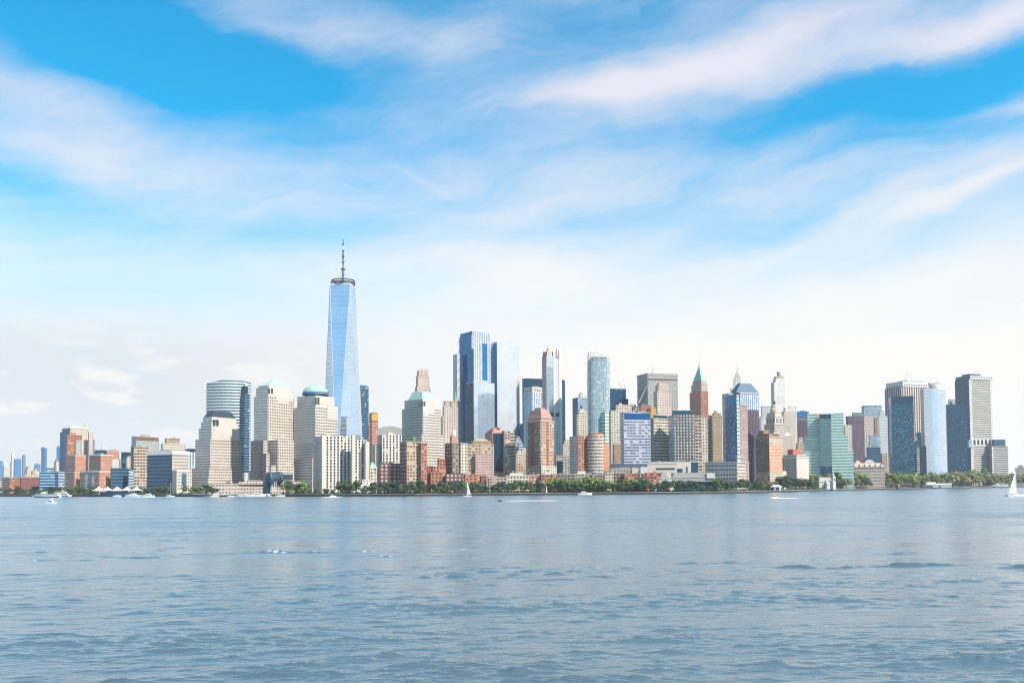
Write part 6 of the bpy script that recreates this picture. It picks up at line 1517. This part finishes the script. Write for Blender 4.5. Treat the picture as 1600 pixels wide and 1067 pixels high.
me.skin_vertices[0].data[0].use_root = True; rider.modifiers.new('subdivision', 'SUBSURF').levels = 1
tag(rider, 'rider in dark clothes crouching on the jet ski', 'person')

# ferry landing with peaked white canopies
p = at(182, 776, shore(182) - 8)
o = empty('ferry_terminal', (p.x, p.y, 0), 'dark glazed floating ferry terminal under peaked white tents', 'ferry terminal')
slab(o, 'pontoon', -30, 30, 16, -.3, 1.2, m_navyh)
h_ = slab(o, 'waiting_hall', -22, 27, 10, 1.2, 6.2, simple('terminal_glass', (40, 74, 110), 0.2, 0.2, k=0.7)); slab(h_, 'roof_edge', -23, 28, 10.6, 6.2, 6.6, m_navyh)
for cx_ in (-26, -13, 1, 15, 29):
    zc_ = 8.6; V = []
    N = 6; Fs = []
    for i in range(N + 1):
        for j in range(N + 1):
            a, b = i / N * 2 - 1, j / N * 2 - 1
            V.append((cx_ + a * 7.6, b * 6.5, zc_ + 6.2 * (1 - max(abs(a), abs(b))) ** 1.8 + .5 * abs(a * b)))
    for i in range(N):
        for j in range(N): Fs.append((i * (N + 1) + j, i * (N + 1) + j + 1, (i + 1) * (N + 1) + j + 1, (i + 1) * (N + 1) + j))
    cn = poly_obj('tent_canopy', V, Fs, m_sail, o); sd = cn.modifiers.new('thickness', 'SOLIDIFY'); sd.thickness = 0.08
    pole(cn, 'tent_mast', (cx_, -1, 1), (cx_, 0, zc_ + 6.8), .18, .1, m_hullw)
# pale monument on the promenade
p = at(854, 770, shore(854) + 11)
o = empty('monument', (p.x, p.y, 2.6), 'slim pale monument pillar at the foot of the dark trees', 'monument')
slab(o, 'plinth', -1.6, 1.6, 3.2, 0, 1.2, m_cope); pole(o, 'pillar', (0, 0, 1.1), (0, 0, 8.5), .75, .3, m_hullw)
# marina pontoon
tag(strip('floating_pier', -5.5, -2.5, -.2, 0.9, m_cope, 322, 446), 'long pale floating pier in front of the stone podium', 'pier')

# ------------------------------------------------------------------ the hazy air over the river and the city
HZ = 3.2e-5
V = [(x, y, z) for z in (-8.0, 640.0) for x, y in ((-13000, -400), (13000, -400), (13000, 9000), (-13000, 9000))]
me = bpy.data.meshes.new('haze'); me.from_pydata(V, [], [(3, 2, 1, 0), (4, 5, 6, 7), (0, 1, 5, 4), (1, 2, 6, 5), (2, 3, 7, 6), (3, 0, 4, 7)])
m = bpy.data.materials.new('pale_air'); m.use_nodes = True; n = m.node_tree.nodes
n.remove(n['Principled BSDF'])
pvn = n.new('ShaderNodeVolumePrincipled'); pvn.inputs['Color'].default_value = (0.95, 0.97, 1.0, 1); pvn.inputs['Density'].default_value = HZ; pvn.inputs['Anisotropy'].default_value = 0.0
m.node_tree.links.new(pvn.outputs[0], n['Material Output'].inputs['Volume'])
me.materials.append(m)
o = bpy.data.objects.new('haze', me); COL.objects.link(o); o['kind'] = 'stuff'
